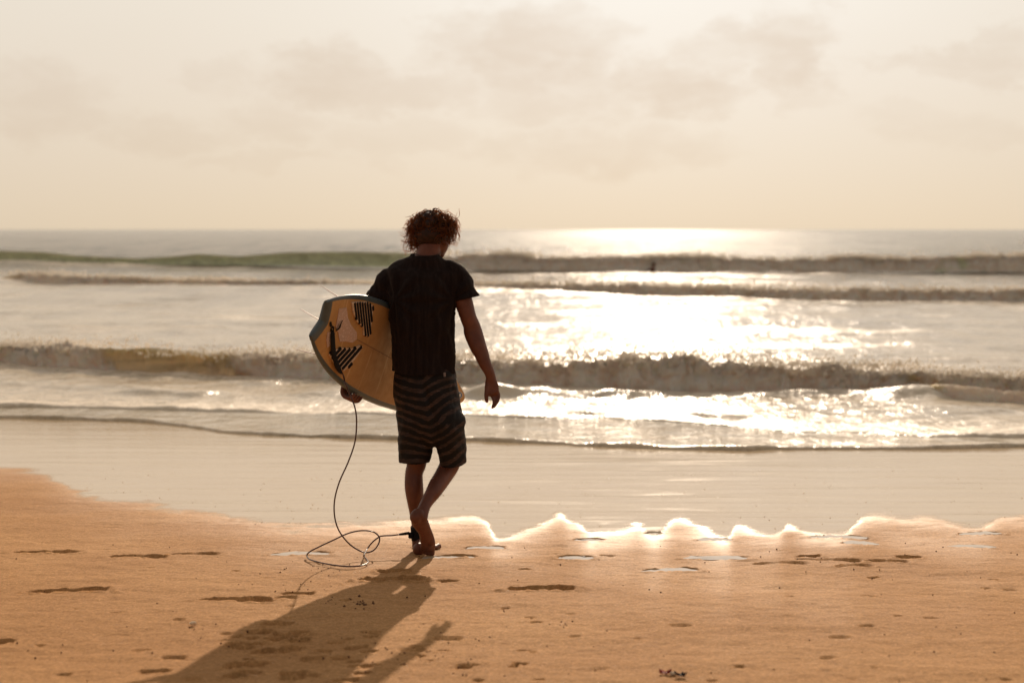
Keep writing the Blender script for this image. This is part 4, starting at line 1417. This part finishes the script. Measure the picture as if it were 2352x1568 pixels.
def build_person():
    root = empty('person', on_beach(965, 1275).tolist())
    tag(root, 'barefoot curly-haired man in black t-shirt and striped boardshorts carrying a surfboard', 'person')
    s = Soup()
    # torso, neck
    s.add(*loft([(977, 606, 7.13, 30, .05), (974, 632, 7.13, 62, .078), (973, 680, 7.12, 62, .095), (974, 760, 7.12, 62, .095), (976, 840, 7.12, 62, .095), (978, 900, 7.12, 66, .11), (980, 950, 7.12, 62, .11)]))
    s.add(*loft([(978, 606, 7.13, 32, .056), (982, 590, 7.135, 28.5, .058), (986, 575, 7.145, 26.5, .058), (989, 560, 7.16, 25, .058), (992, 540, 7.18, 25, .06)]))
    s.ellipsoid(HC + hu * .012, (.076, .098, .092), HM)
    s.ellipsoid(hp(0, .035, -.05), (.060, .062, .070), HM)
    s.ellipsoid(hp(0, .062, -.092), (.030, .028, .028), HM)            # chin
    s.ellipsoid(hp(0, .100, -.028), (.011, .018, .024), HM)            # nose
    s.ellipsoid(hp(0, .106, -.040), (.016, .014, .010), HM)
    s.ellipsoid(hp(0, .086, .012), (.048, .014, .012), HM)             # brow
    s.ellipsoid(hp(0, .084, -.066), (.024, .012, .006), HM)            # lips
    s.ellipsoid(hp(0, .083, -.075), (.021, .012, .006), HM)
    for sg in (1, -1):
        s.ellipsoid(hp(.045 * sg, .060, -.03), (.022, .026, .022), HM)   # cheek
        s.ellipsoid(hp(.077 * sg, .0, -.018), (.008, .016, .030), HM)    # ear
        s.ellipsoid(hp(.080 * sg, -.006, -.006), (.008, .016, .016), HM)
    # right arm
    s.add(*loft([(1036, 636, 7.14, 18, .042), (1052, 655, 7.13, 20, .046), (1064, 690, 7.12, 21, .048), (1075, 727, 7.11, 19, .044), (1083, 747, 7.11, 19.5, .042), (1087, 764, 7.11, 21.5, .044),
                 (1098, 795, 7.09, 19.5, .043), (1106, 813, 7.08, 17, .038), (1113, 832, 7.07, 14.8, .033), (1123, 853, 7.06, 12.2, .025), (1127, 865, 7.06, 11.6, .022), (1128, 875, 7.06, 13, .022)]))
    # right hand, palm turned back
    s.add(*loft([(1127, 872, 7.06, 12.5, .020), (1129, 884, 7.055, 16, .017), (1130, 894, 7.05, 17, .015), (1134, 903, 7.045, 14.5, .013)], n=4))
    finger(s, [U(1121, 884, 7.05), U(1117.5, 900, 7.035), U(1117, 912, 7.03), U(1118.2, 921, 7.03)], .0125, .0098)
    finger(s, [U(1126, 898, 7.05), U(1131, 911, 7.045), U(1134, 924, 7.03), U(1130.2, 937, 7.015)], .0092, .0062)
    finger(s, [U(1132, 900, 7.05), U(1137.5, 913, 7.05), U(1140, 925, 7.03), U(1135, 934, 7.01)], .0092, .0066)
    finger(s, [U(1138, 900, 7.05), U(1143, 911, 7.055), U(1144, 921, 7.035), U(1139, 928, 7.015)], .0088, .0062)
    finger(s, [U(1142, 896, 7.055), U(1146, 905, 7.06), U(1146, 914, 7.045), U(1142, 920, 7.03)], .0078, .0055)
    # left arm, down the far side of the board
    sh = U(902, 646, 7.16); el = np.array([-.808, 7.22, 1.10]); wr = B(.555, -.135, -.085); pm = B(.545, -.215, -.075)
    s.add(*tube(catmull([sh, sh * .5 + el * .5 + np.array([-.01, 0, 0]), el, el * .5 + wr * .5 + np.array([-.012, 0, 0]), wr], 8), np.interp(np.linspace(0, 1, 33), [0, .25, .5, .62, 1], [.042, .042, .040, .042, .026]), 20))
    s.ellipsoid(el, (.041, .041, .041)); s.ellipsoid(sh, (.043, .043, .043)); s.ellipsoid(wr, (.027, .027, .03))
    s.add(*tube(catmull([wr, B(.55, -.18, -.082), B(.545, -.225, -.066), B(.545, -.245, -.055)], 5), [.026] * 5 + [.030] * 5 + [.028] * 5 + [.022], 16))
    for k in range(4):
        s0 = .495 + .026 * k + .004
        finger(s, [B(s0, -.225, -.062), B(s0, -.262 + .002 * k, -.050), B(s0, -.276, -.022), B(s0, -.268, .006), B(s0, -.246, .016)], .0115, .0085)
    finger(s, [B(.60, -.15, -.075), B(.625, -.18, -.06), B(.64, -.21, -.05)], .0125, .0095)
    # left leg, standing
    s.add(*loft([(948, 930, 7.12, 34, .085), (951, 980, 7.125, 33, .08), (954, 1030, 7.13, 28, .066), (957, 1062, 7.14, 23, .056), (951, 1086, 7.14, 20.5, .052), (950.6, 1113, 7.13, 21.6, .056), (952.5, 1136, 7.125, 20.6, .054),
                 (953.5, 1159, 7.125, 17, .045), (954, 1178, 7.13, 13.5, .036), (955.5, 1200, 7.13, 11, .030), (957, 1220, 7.13, 10.8, .030), (958, 1240, 7.13, 12, .034), (959, 1256, 7.125, 12.5, .036)]))
    hl = on_beach(960, 1275)                                            # heel contact
    fdir = np.array([.075, .28, -.018]); fl = np.linalg.norm(fdir); fd = fdir / fl; fs = np.array([fd[1], -fd[0], 0])
    FM = np.array([fs, fd, [0, 0, 1]])
    hc = np.array([hl[0] + .002, hl[1] + .030, float(beach(hl[1] + .03))])
    s.ellipsoid(hc + [0, 0, .027], (.030, .036, .034), FM)
    s.ellipsoid(hc + fd * .05 + [0, 0, .035], (.031, .062, .036), FM)
    s.ellipsoid(hc + fd * .11 + fs * .002 + [0, 0, .022], (.038, .070, .026), FM)
    s.ellipsoid(hc + fd * .155 + [0, 0, .015], (.046, .042, .018), FM)
    for k in range(5):
        off = .036 - .0185 * k; ln = (.212, .210, .204, .195, .182)[k]; r = (.0135, .0098, .0092, .0088, .0085)[k]
        a = hc + fd * (ln - .05) + fs * off + [0, 0, .012]; b = hc + fd * (ln - .015) + fs * off * 1.08 + [0, 0, .017]; c = hc + fd * ln + fs * off * 1.1 + [0, 0, .010]
        finger(s, [a, b, c], r, r * .92)
    # right leg, trailing, heel lifted
    s.add(*loft([(1010, 930, 7.12, 34, .088), (1022, 980, 7.11, 33, .082), (1034, 1030, 7.13, 27, .066), (1034, 1062, 7.14, 24, .058), (1020, 1090, 7.10, 21.5, .056), (1004, 1115, 7.03, 20, .052), (994, 1132, 6.98, 17.5, .045),
                 (983, 1148, 6.94, 15, .037), (975, 1163, 6.90, 13.8, .030), (970, 1176, 6.875, 15, .030), (966, 1188, 6.86, 17, .032)]))
    s.ellipsoid(U(955.5, 1187, 6.845), (.031, .030, .036))
    s.ellipsoid(U(960, 1181, 6.85), (.033, .028, .030))
    s.add(*loft([(957, 1187, 6.85, 15, .030), (966, 1201, 6.88, 18.5, .030), (975, 1217, 6.905, 15.5, .026), (980, 1232, 6.93, 16.5, .023), (983, 1247, 6.95, 17.5, .020), (984, 1258, 6.965, 16, .016)], n=5))
    s.ellipsoid(U(990, 1243, 6.94), (.020, .018, .026))                  # ball of the foot
    s.ellipsoid(U(974, 1246, 6.94), (.018, .015, .024))
    for k in range(5):
        bx = 994 - 6.2 * k; by = (1254, 1256, 1256.5, 1255, 1252)[k]; ty = (1271, 1273, 1272, 1269, 1264)[k]; r = (.0125, .0092, .0088, .0084, .008)[k]
        finger(s, [U(bx, by, 6.965), U(bx - .3, (by + ty) / 2, 6.985), U(bx - .5, ty, 6.985)], r, r * .92)
    bm = fuse(s, .0042, 3)
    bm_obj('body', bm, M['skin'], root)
    for sg in (1, -1):
        e = Soup(); e.ellipsoid(hp(.030 * sg, .083, -.008), (.011, .011, .010), HM, 14, 10); e.build('eye', M['eye'], root)

    # ---- t-shirt
    s = Soup()
    s.add(*loft([(976.5, 578, 7.13, 30, .064), (976.5, 589, 7.13, 37, .070), (976.3, 597, 7.13, 52, .082), (976, 606, 7.135, 68, .094), (975.6, 618, 7.14, 82, .105), (974.8, 638, 7.14, 88, .116), (973.5, 662, 7.13, 84, .122),
                 (972, 700, 7.125, 78, .124), (972, 750, 7.12, 76, .122), (974, 800, 7.12, 75.5, .118), (976, 840, 7.12, 76, .120), (976, 868, 7.12, 78, .126), (976, 900, 7.12, 79.5, .13)], seg=48))
    s.add(*loft([(1026, 622, 7.14, 27, .06), (1046, 634, 7.135, 29, .064), (1058, 655, 7.13, 28, .064), (1068, 676, 7.125, 27, .063), (1074, 700, 7.12, 26.5, .062)], seg=32))
    e0 = U(905, 630, 7.15)
    s.add(*loft([(930, 644, 7.14, 24, .06), (909, 641, 7.15, 30.5, .070), (888, 660, 7.155, 32.5, .068), (868, 686, 7.165, 30, .062), (856, 712, 7.17, 30, .06)], seg=32))
    bm = fuse(s, .0075, 7)

    def cut(co, no, sel):
        vs = [v for v in bm.verts if sel(v.co)]
        st = set(vs)
        es = [e for e in bm.edges if e.verts[0] in st and e.verts[1] in st]
        fs_ = [f for f in bm.faces if all(v in st for v in f.verts)]
        bmesh.ops.bisect_plane(bm, geom=vs + es + fs_, plane_co=co, plane_no=no, clear_outer=True, dist=1e-6)
    zh = U(975, 869, 7.0)[2]
    cut((0, 7.0, zh), (-.035, .10, -1), lambda c: True)
    a = U(1069, 686, 7.12)
    cut(tuple(a), (.22, 0, -1), lambda c: c.x > U(1047.5, 690, 7.12)[0] and c.z < a[2] + .06)
    a2 = U(863, 697, 7.165)
    cut(tuple(a2), (-.5, 0, -.85), lambda c: c.x < U(893, 690, 7.12)[0] and c.z < a2[2] + .1)
    zn = U(977, 587, 7.07)[2]
    cut((0, 7.07, zn), (0, -.10, 1), lambda c: c.z > zn - .08 and U(944, 590, 7.1)[0] < c.x < U(1014, 590, 7.1)[0])
    n = len(bm.verts)
    bm.normal_update()
    P = np.array([v.co[:] for v in bm.verts]); Nn = np.array([v.normal[:] for v in bm.verts])
    zt = (P[:, 2] - zh)
    fold = fbm(P[:, 0] * 12 + P[:, 2] * 4.0, P[:, 2] * 3.2, P[:, 1] * 8, seed=101, octv=3)
    low = np.exp(-zt / .20)
    d = fold * (.004 + .006 * low) + .0035 * fbm(P[:, 0] * 30, P[:, 2] * 24, P[:, 1] * 20, seed=104, octv=3)
    # drag folds from the armpits
    for (ax, az) in ((1040, 690), (905, 690)):
        ap = U(ax, az, 7.0)
        dx = P[:, 0] - ap[0]; dz = P[:, 2] - ap[2]
        r = np.hypot(dx, dz); an = np.arctan2(dz, dx)
        d += .007 * np.sin(an * 9) * np.exp(-((r - .09) / .07) ** 2)
    P2 = P + Nn * d[:, None]
    P2[:, 2] += np.where(zt < .03, .006 * vn(P[:, 0] * 14, P[:, 1] * 14, seed=107), 0)
    for v, p in zip(bm.verts, P2): v.co = p
    sh_ob = bm_obj('t_shirt', bm, M['shirt'], root)
    so = sh_ob.modifiers.new('thickness', 'SOLIDIFY'); so.thickness = .003; so.offset = -1
    # collar rib
    th = np.linspace(0, 2 * np.pi, 41)[:-1]
    cc = U(978, 586, 7.13)
    ring = cc + np.column_stack([.0665 * np.cos(th), .064 * np.sin(th), .010 * np.sin(th) - .004 * np.abs(np.cos(th)) + .0])
    ring = np.vstack([ring, ring[:2]])
    sp = Soup(); sp.add(*tube(ring, .0055, 10, False)); sp.build('collar', M['shirt'], sh_ob)
    # woven label near the hem
    c = U(1021.5, 860, 6.992)
    bm2 = bmesh.new(); bmesh.ops.create_cube(bm2, size=1); bmesh.ops.scale(bm2, vec=(.011, .003, .021), verts=bm2.verts); bmesh.ops.translate(bm2, vec=c, verts=bm2.verts)
    bm_obj('hem_label', bm2, M['label'], root, False)

    # ---- boardshorts
    s = Soup()
    s.add(*loft([(976, 852, 7.12, 70, .112), (976.5, 872, 7.12, 73, .118), (979, 900, 7.12, 75, .126), (983, 930, 7.12, 75.5, .130), (986.5, 960, 7.12, 75.5, .126), (988, 985, 7.12, 72, .115)], seg=48))
    s.add(*loft([(945, 945, 7.12, 36, .11), (950, 975, 7.12, 38.5, .112), (953.5, 1005, 7.125, 40, .104), (955, 1035, 7.13, 38.5, .098), (952.5, 1058, 7.13, 34, .095), (951, 1085, 7.13, 32, .092)], seg=36))
    s.add(*loft([(1016, 945, 7.11, 42, .11), (1024, 975, 7.10, 41, .112), (1032.5, 1005, 7.11, 36.5, .104), (1038, 1035, 7.12, 33.5, .098), (1041, 1058, 7.125, 31, .095), (1043, 1090, 7.12, 31, .092)], seg=36))
    bm = fuse(s, .0065, 5)
    xm = U(1000, 1040, 7.1)[0]
    zl = U(951, 1059, 7.13)[2]
    cut((0, 7.13, zl), (0, 0, -1), lambda c: c.x < xm and c.z < zl + .05)
    zr = U(1041, 1061, 7.12)[2]
    cut((U(1041, 1060, 7.12)[0], 7.12, zr), (.10, .16, -1), lambda c: c.x >= xm - .002 and c.z < zr + .06)
    bm.normal_update()
    P = np.array([v.co[:] for v in bm.verts]); Nn = np.array([v.normal[:] for v in bm.verts])
    d = .006 * fbm(P[:, 0] * 16, P[:, 2] * 6, P[:, 1] * 10, seed=111, octv=3) + .003 * fbm(P[:, 0] * 36, P[:, 2] * 30, P[:, 1] * 20, seed=113, octv=2)
    kp = U(1064, 965, 7.08); rr = np.linalg.norm((P - kp) * [1, .6, 1], axis=1)
    d += .012 * np.exp(-(rr / .035) ** 2)
    seam = U(969, 900, 7.0)[0]
    d -= .007 * np.exp(-((P[:, 0] - seam - (.30 * (U(976, 870, 7)[2] - P[:, 2]))) / .012) ** 2) * (P[:, 1] < 7.1) * sstep(.50, .62, P[:, 2])
    P2 = P + Nn * d[:, None]
    for v, p in zip(bm.verts, P2): v.co = p
    sh = bm_obj('boardshorts', bm, M['shorts'], root)
    # stripe phase: level on the left half, rising to the right on the right half, dipping at the back seam
    z0 = U(976, 870, 7.0)[2]
    sx = seam + .16 * (z0 - P[:, 2])
    dx = P[:, 0] - sx
    lift = np.where(dx > 0, .40 * dx, -.14 * dx)
    lift = lift + .012 * np.sin(dx * 22 + P[:, 2] * 7) + .008 * fbm(P[:, 0] * 9, P[:, 2] * 9, P[:, 1] * 6, seed=121)
    stripe = (z0 - P[:, 2] + lift) / .0425 + 10
    pk = U(1042, 962, 7.0)
    patch = sstep(1.15, .9, np.maximum(np.abs(P[:, 0] - pk[0]) / .030, np.abs(P[:, 2] - pk[2] - .15 * (P[:, 0] - pk[0])) / .022)) * (P[:, 1] < 7.14)
    for nm, arr in (('stripe', stripe), ('patch', patch)):
        at = sh.data.attributes.new(nm, 'FLOAT', 'POINT'); at.data.foreach_set('value', arr.astype(np.float32))
    so = sh.modifiers.new('thickness', 'SOLIDIFY'); so.thickness = .0025; so.offset = -1

    # ---- necklace
    ring = U(983, 579.5, 7.135) + np.column_stack([.0655 * np.cos(th), .064 * np.sin(th), .016 * np.sin(th) - .001])
    ring = np.vstack([ring, ring[:2]])
    sp = Soup(); sp.add(*tube(ring, .0016, 8, False)); sp.build('necklace', M['necklace'], root)

    # ---- hair: scalp mass plus curled locks
    s = Soup()
    s.ellipsoid(HC + hu * .022 - hf * .012, (.088, .096, .070), HM)
    s.ellipsoid(hp(0, -.038, -.036), (.079, .068, .064), HM)
    for k in range(60):
        a = RNG.normal(size=3); a /= np.linalg.norm(a)
        if a[2] < -.45 or (a[1] > .45 and a[2] < .35): continue
        r_ = RNG.uniform(.014, .024)
        s.ellipsoid(HC + hu * .012 - hf * .012 + (a * [.092, .096, .070]) @ HM, (r_, r_, r_), seg=10, rings=7)
    bm = fuse(s, .006, 2)
    hair = bm_obj('hair', bm, M['scalp'], root)
    Vs, Fs, Rm, off = [], [], [], 0
    locks = 0
    # uneven clumps: each direction has its own length
    cl_d = RNG.normal(size=(34, 3)); cl_d /= np.linalg.norm(cl_d, axis=1)[:, None]
    cl_l = RNG.uniform(.55, 1.45, 34)
    down = np.array([0, 0, -1.0])
    while locks < 820:
        a = RNG.normal(size=3); a /= np.linalg.norm(a)
        if a[2] < -.74 or (a[1] > .30 and a[2] < .20): continue
        w_ = np.exp(8 * (cl_d @ a - 1)); clump = float((w_ * cl_l).sum() / w_.sum())
        clump = 1 + (clump - 1) * 1.8
        root_p = HC + hu * .010 - hf * .008 + (a * [.089, .094, .070]) @ HM
        nrm = (a / [.089, .094, .070]) @ HM; nrm /= np.linalg.norm(nrm)
        side = abs(a[0])
        fly = RNG.random() < .16
        Ln = clump * RNG.uniform(.030, .056) * (.80 + .62 * side ** 2) * (1.0 if not fly else 1.35)
        grow = nrm * (0.95 if a[2] > .3 else .9) + down * (0.15 if a[2] > .3 else .22) + RNG.normal(0, .35, 3)
        grow /= np.linalg.norm(grow)
        turn = RNG.uniform(0.8, 1.9); rad = RNG.uniform(.008, .017)
        e1 = np.cross(grow, RNG.normal(size=3)); e1 /= np.linalg.norm(e1); e2 = np.cross(grow, e1)
        ph0 = RNG.uniform(0, 6.28); n = 22
        sgn = RNG.choice([-1, 1])
        for st in range(3):
            k = np.linspace(0, 1, n)
            sag = (k ** 2)[:, None] * down * RNG.uniform(.004, .022) * (1.0 if not fly else .2)
            r_k = rad * (0.25 + .9 * np.minimum(1, k * 2)) * RNG.uniform(.85, 1.15)
            ang = ph0 + sgn * k * 2 * np.pi * turn + st * .16 + RNG.normal(0, .05)
            P = root_p + grow * (k * Ln * .72)[:, None] + e1 * (r_k * (np.cos(ang) - math.cos(ph0)))[:, None] + e2 * (r_k * (np.sin(ang) - math.sin(ph0)))[:, None] + sag + RNG.normal(0, .0012, 3)
            r_t = (.00105 if not fly else .0008) * np.interp(k, [0, .7, 1], [1, 1, .3])
            T = np.gradient(P, axis=0); T /= np.linalg.norm(T, axis=1)[:, None]
            up_ = np.array([.2, .3, .93]); A_ = np.cross(T, up_); A_ /= np.linalg.norm(A_, axis=1)[:, None] + 1e-9; B_ = np.cross(T, A_)
            th3 = np.array([0, 2.094, 4.189])
            V = P[:, None] + r_t[:, None, None] * (np.cos(th3)[None, :, None] * A_[:, None] + np.sin(th3)[None, :, None] * B_[:, None])
            Vs.append(V.reshape(-1, 3)); Fs.append(grid_faces(n, 3, True) + off); off += n * 3
            Rm.append(np.repeat(np.clip(k * 1.5 - .25, 0, 1), 3))
        locks += 1
    ob = mesh_obj('curls', np.vstack(Vs), np.vstack(Fs), M['hair'], hair, attrs={'rim': np.concatenate(Rm)})
    ob['kind'] = 'stuff'

    # ---- fine hair on shins and forearm, catches the light
    body = [o for o in root.children if o.name.startswith('body')][0]
    me = body.data
    nv = len(me.vertices)
    co = np.empty(nv * 3); me.vertices.foreach_get('co', co); co = co.reshape(-1, 3)
    no = np.empty(nv * 3); me.vertices.foreach_get('normal', no); no = no.reshape(-1, 3)
    za, zb_ = U(955, 1190, 7.1)[2], U(955, 1066, 7.1)[2]
    leg = np.where((co[:, 2] > za) & (co[:, 2] < zb_))[0]
    xw = U(1080, 770, 7.1)[0]
    fa = np.where((co[:, 0] > xw) & (co[:, 2] > U(1100, 850, 7.1)[2]) & (co[:, 2] < U(1100, 770, 7.1)[2]))[0]
    pick = np.concatenate([RNG.choice(leg, min(2600, len(leg)), replace=False), RNG.choice(fa, min(500, len(fa)), replace=False)])
    base_p = co[pick]; nn = no[pick]
    dirn = nn * .75 + np.array([0, 0, -.6]) + RNG.normal(0, .2, nn.shape); dirn /= np.linalg.norm(dirn, axis=1)[:, None]
    Ln = RNG.uniform(.006, .015, len(pick))[:, None]
    tip = base_p + dirn * Ln
    sd = np.cross(dirn, RNG.normal(size=nn.shape)); sd /= np.linalg.norm(sd, axis=1)[:, None]
    w = .00022
    V = np.stack([base_p - sd * w, base_p + sd * w, tip], 1).reshape(-1, 3)
    F = np.arange(len(V)).reshape(-1, 3)
    o = mesh_obj('body_hair', V, F, M['hair'], root); o['kind'] = 'stuff'
    return root


build_person()

# ------------------------------------------------------------------ small things


def lump(name, c, R, mat, seed=0, seg=14, parent=None):
    s = Soup(); s.ellipsoid((0, 0, 0), (1, 1, 1), seg=seg, rings=9)
    V = s.V[0]
    V = V * (1 + .28 * fbm(V[:, 0] * 1.6, V[:, 1] * 1.6, V[:, 2] * 1.6 + seed, seed=seed, octv=3))[:, None] * np.array(R)
    s.V[0] = V + np.array(c)
    return s.build(name, mat, parent)


def leaf(name, c, L, W, ang, curl, mat, seed):
    a = np.linspace(0, 1, 12)[:, None]; b = np.linspace(-1, 1, 7)[None]
    wid = W * np.sin(np.clip(a, .02, .98) * np.pi) ** .8
    x = (a - .5) * L + 0 * b; y = b * wid; z = curl * L * ((a - .5) ** 2 * 2 + .25 * b ** 2) + .004 * fbm(a * 5 + 0 * b, b * 2 + 0 * a, seed=seed)
    ca, sa = math.cos(ang), math.sin(ang)
    V = np.stack([c[0] + x * ca - y * sa, c[1] + x * sa + y * ca, c[2] + z + .003], -1).reshape(-1, 3)
    V2 = V - [0, 0, .0012]
    n = len(V)
    F = grid_faces(12, 7)
    edge = [i for i in range(7)] + [7 * r + 6 for r in range(1, 12)] + [77 + i for i in range(5, -1, -1)] + [7 * r for r in range(10, 0, -1)]
    E = np.array([[edge[i], edge[(i + 1) % len(edge)], edge[(i + 1) % len(edge)] + n, edge[i] + n] for i in range(len(edge))])
    return mesh_obj(name, np.vstack([V, V2]), np.vstack([F, F[:, ::-1] + n, E[:, ::-1]]), mat)


c = on_beach(1528, 1548)
tag(leaf('fallen_leaf', c, .042, .011, .15, .5, M['redleaf'], 3), 'small red curled leaf on the dry sand at the bottom right of centre', 'leaf')
c = on_beach(1563, 1553)
tag(leaf('fallen_leaf', c, .042, .011, -.2, .55, M['darkleaf'], 5), 'small dark rotten leaf lying beside the red leaf', 'leaf')
c = on_beach(1546, 1549)
tag(lump('shell_fragment', c + [0, 0, .005], (.012, .008, .006), M['shell'], 3), 'pale shell fragment between the red leaf and the dark leaf', 'shell')
c = on_beach(443, 1434)
sh_ = lump('seashell', c + [0, 0, .006], (.014, .009, .008), M['shell'], 8)
tag(sh_, 'small pale seashell alone on the sand left of the long shadow', 'shell')
c = on_beach(889, 1502)


def scatter():
    P, R = [], []
    def put(u, v, du, dv, n, r0, r1):
        for _ in range(n):
            p = on_beach(u + random.gauss(0, du), v + random.gauss(0, dv))
            P.append(p + [0, 0, .002]); R.append(random.uniform(r0, r1))
    put(948, 1254, 9, 5, 26, .0015, .004)          # flicked up beside the heel
    put(1295, 1436, 22, 5, 9, .003, .006); put(835, 1386, 26, 5, 22, .003, .006); put(758, 1378, 6, 4, 5, .003, .006)
    put(1065, 1520, 30, 18, 9, .002, .0045); put(965, 1500, 90, 30, 30, .002, .005); put(740, 1295, 50, 12, 16, .002, .004)
    put(680, 1345, 30, 12, 12, .002, .004); put(1100, 1462, 20, 6, 5, .003, .005); put(1300, 1435, 10, 3, 4, .003, .005)
    for _ in range(230):
        p = on_beach(random.uniform(-60, 2420), random.uniform(1245, 1566)); P.append(p + [0, 0, .001]); R.append(random.uniform(.0012, .0045))
    P = np.array(P); R = np.array(R)
    o = np.array([[1, 0, 0], [-1, 0, 0], [0, 1, 0], [0, -1, 0], [0, 0, 1], [0, 0, -1]], float)
    f = np.array([[0, 2, 4], [2, 1, 4], [1, 3, 4], [3, 0, 4], [2, 0, 5], [1, 2, 5], [3, 1, 5], [0, 3, 5]])
    V = P[:, None] + o[None] * R[:, None, None] * RNG.uniform(.6, 1.5, (len(P), 6, 1))
    F = (f[None] + 6 * np.arange(len(P))[:, None, None]).reshape(-1, 3)
    tag(mesh_obj('sand_clods', V.reshape(-1, 3), F, M['clod']), kind='stuff')
    # bubbles left on the film
    P, R = [], []
    for _ in range(260):
        u = random.uniform(0, 2352); v = random.uniform(1050, 1215) if random.random() < .5 else random.gauss(1110, 50)
        p = on_beach(u, v)
        if p[1] < np.interp((u - 1176) / FOC, WT, WY) or p[1] > 11.3: continue
        P.append(p + [0, 0, .001]); R.append(random.uniform(.002, .0055))
    P = np.array(P); R = np.array(R)
    V = P[:, None] + o[None] * R[:, None, None]
    F = (f[None] + 6 * np.arange(len(P))[:, None, None]).reshape(-1, 3)
    tag(mesh_obj('foam_bubbles', V.reshape(-1, 3), F, M['drop']), kind='stuff')


scatter()


def swimmer():
    c = on_level(1501, 622, SL)
    s = Soup()
    s.ellipsoid(c + [0, 0, .34], (.085, .095, .12))
    s.ellipsoid(c + [0, 0, .20], (.06, .06, .10))
    s.ellipsoid(c + [0, 0, .04], (.20, .12, .14))
    s.add(*tube(catmull([c + [-.18, 0, .08], c + [-.34, -.05, .02], c + [-.50, -.1, -.08]], 5), .045, 10))
    s.add(*tube(catmull([c + [.18, 0, .08], c + [.32, -.05, .02], c + [.46, -.1, -.08]], 5), .045, 10))
    root = empty('person', c.tolist())
    tag(root, 'tiny distant swimmer with head and shoulders above the water before the far breaker', 'person')
    bm = fuse(s, .018, 2)
    bm_obj('body', bm, M['skin'], root)
    s = Soup(); s.ellipsoid(c + [0, .0, .385], (.092, .10, .085)); s.build('hair', M['hair'], root)


swimmer()
print('objects', len(scene.objects), 'tris', sum(len(o.data.polygons) for o in scene.objects if o.type == 'MESH'))
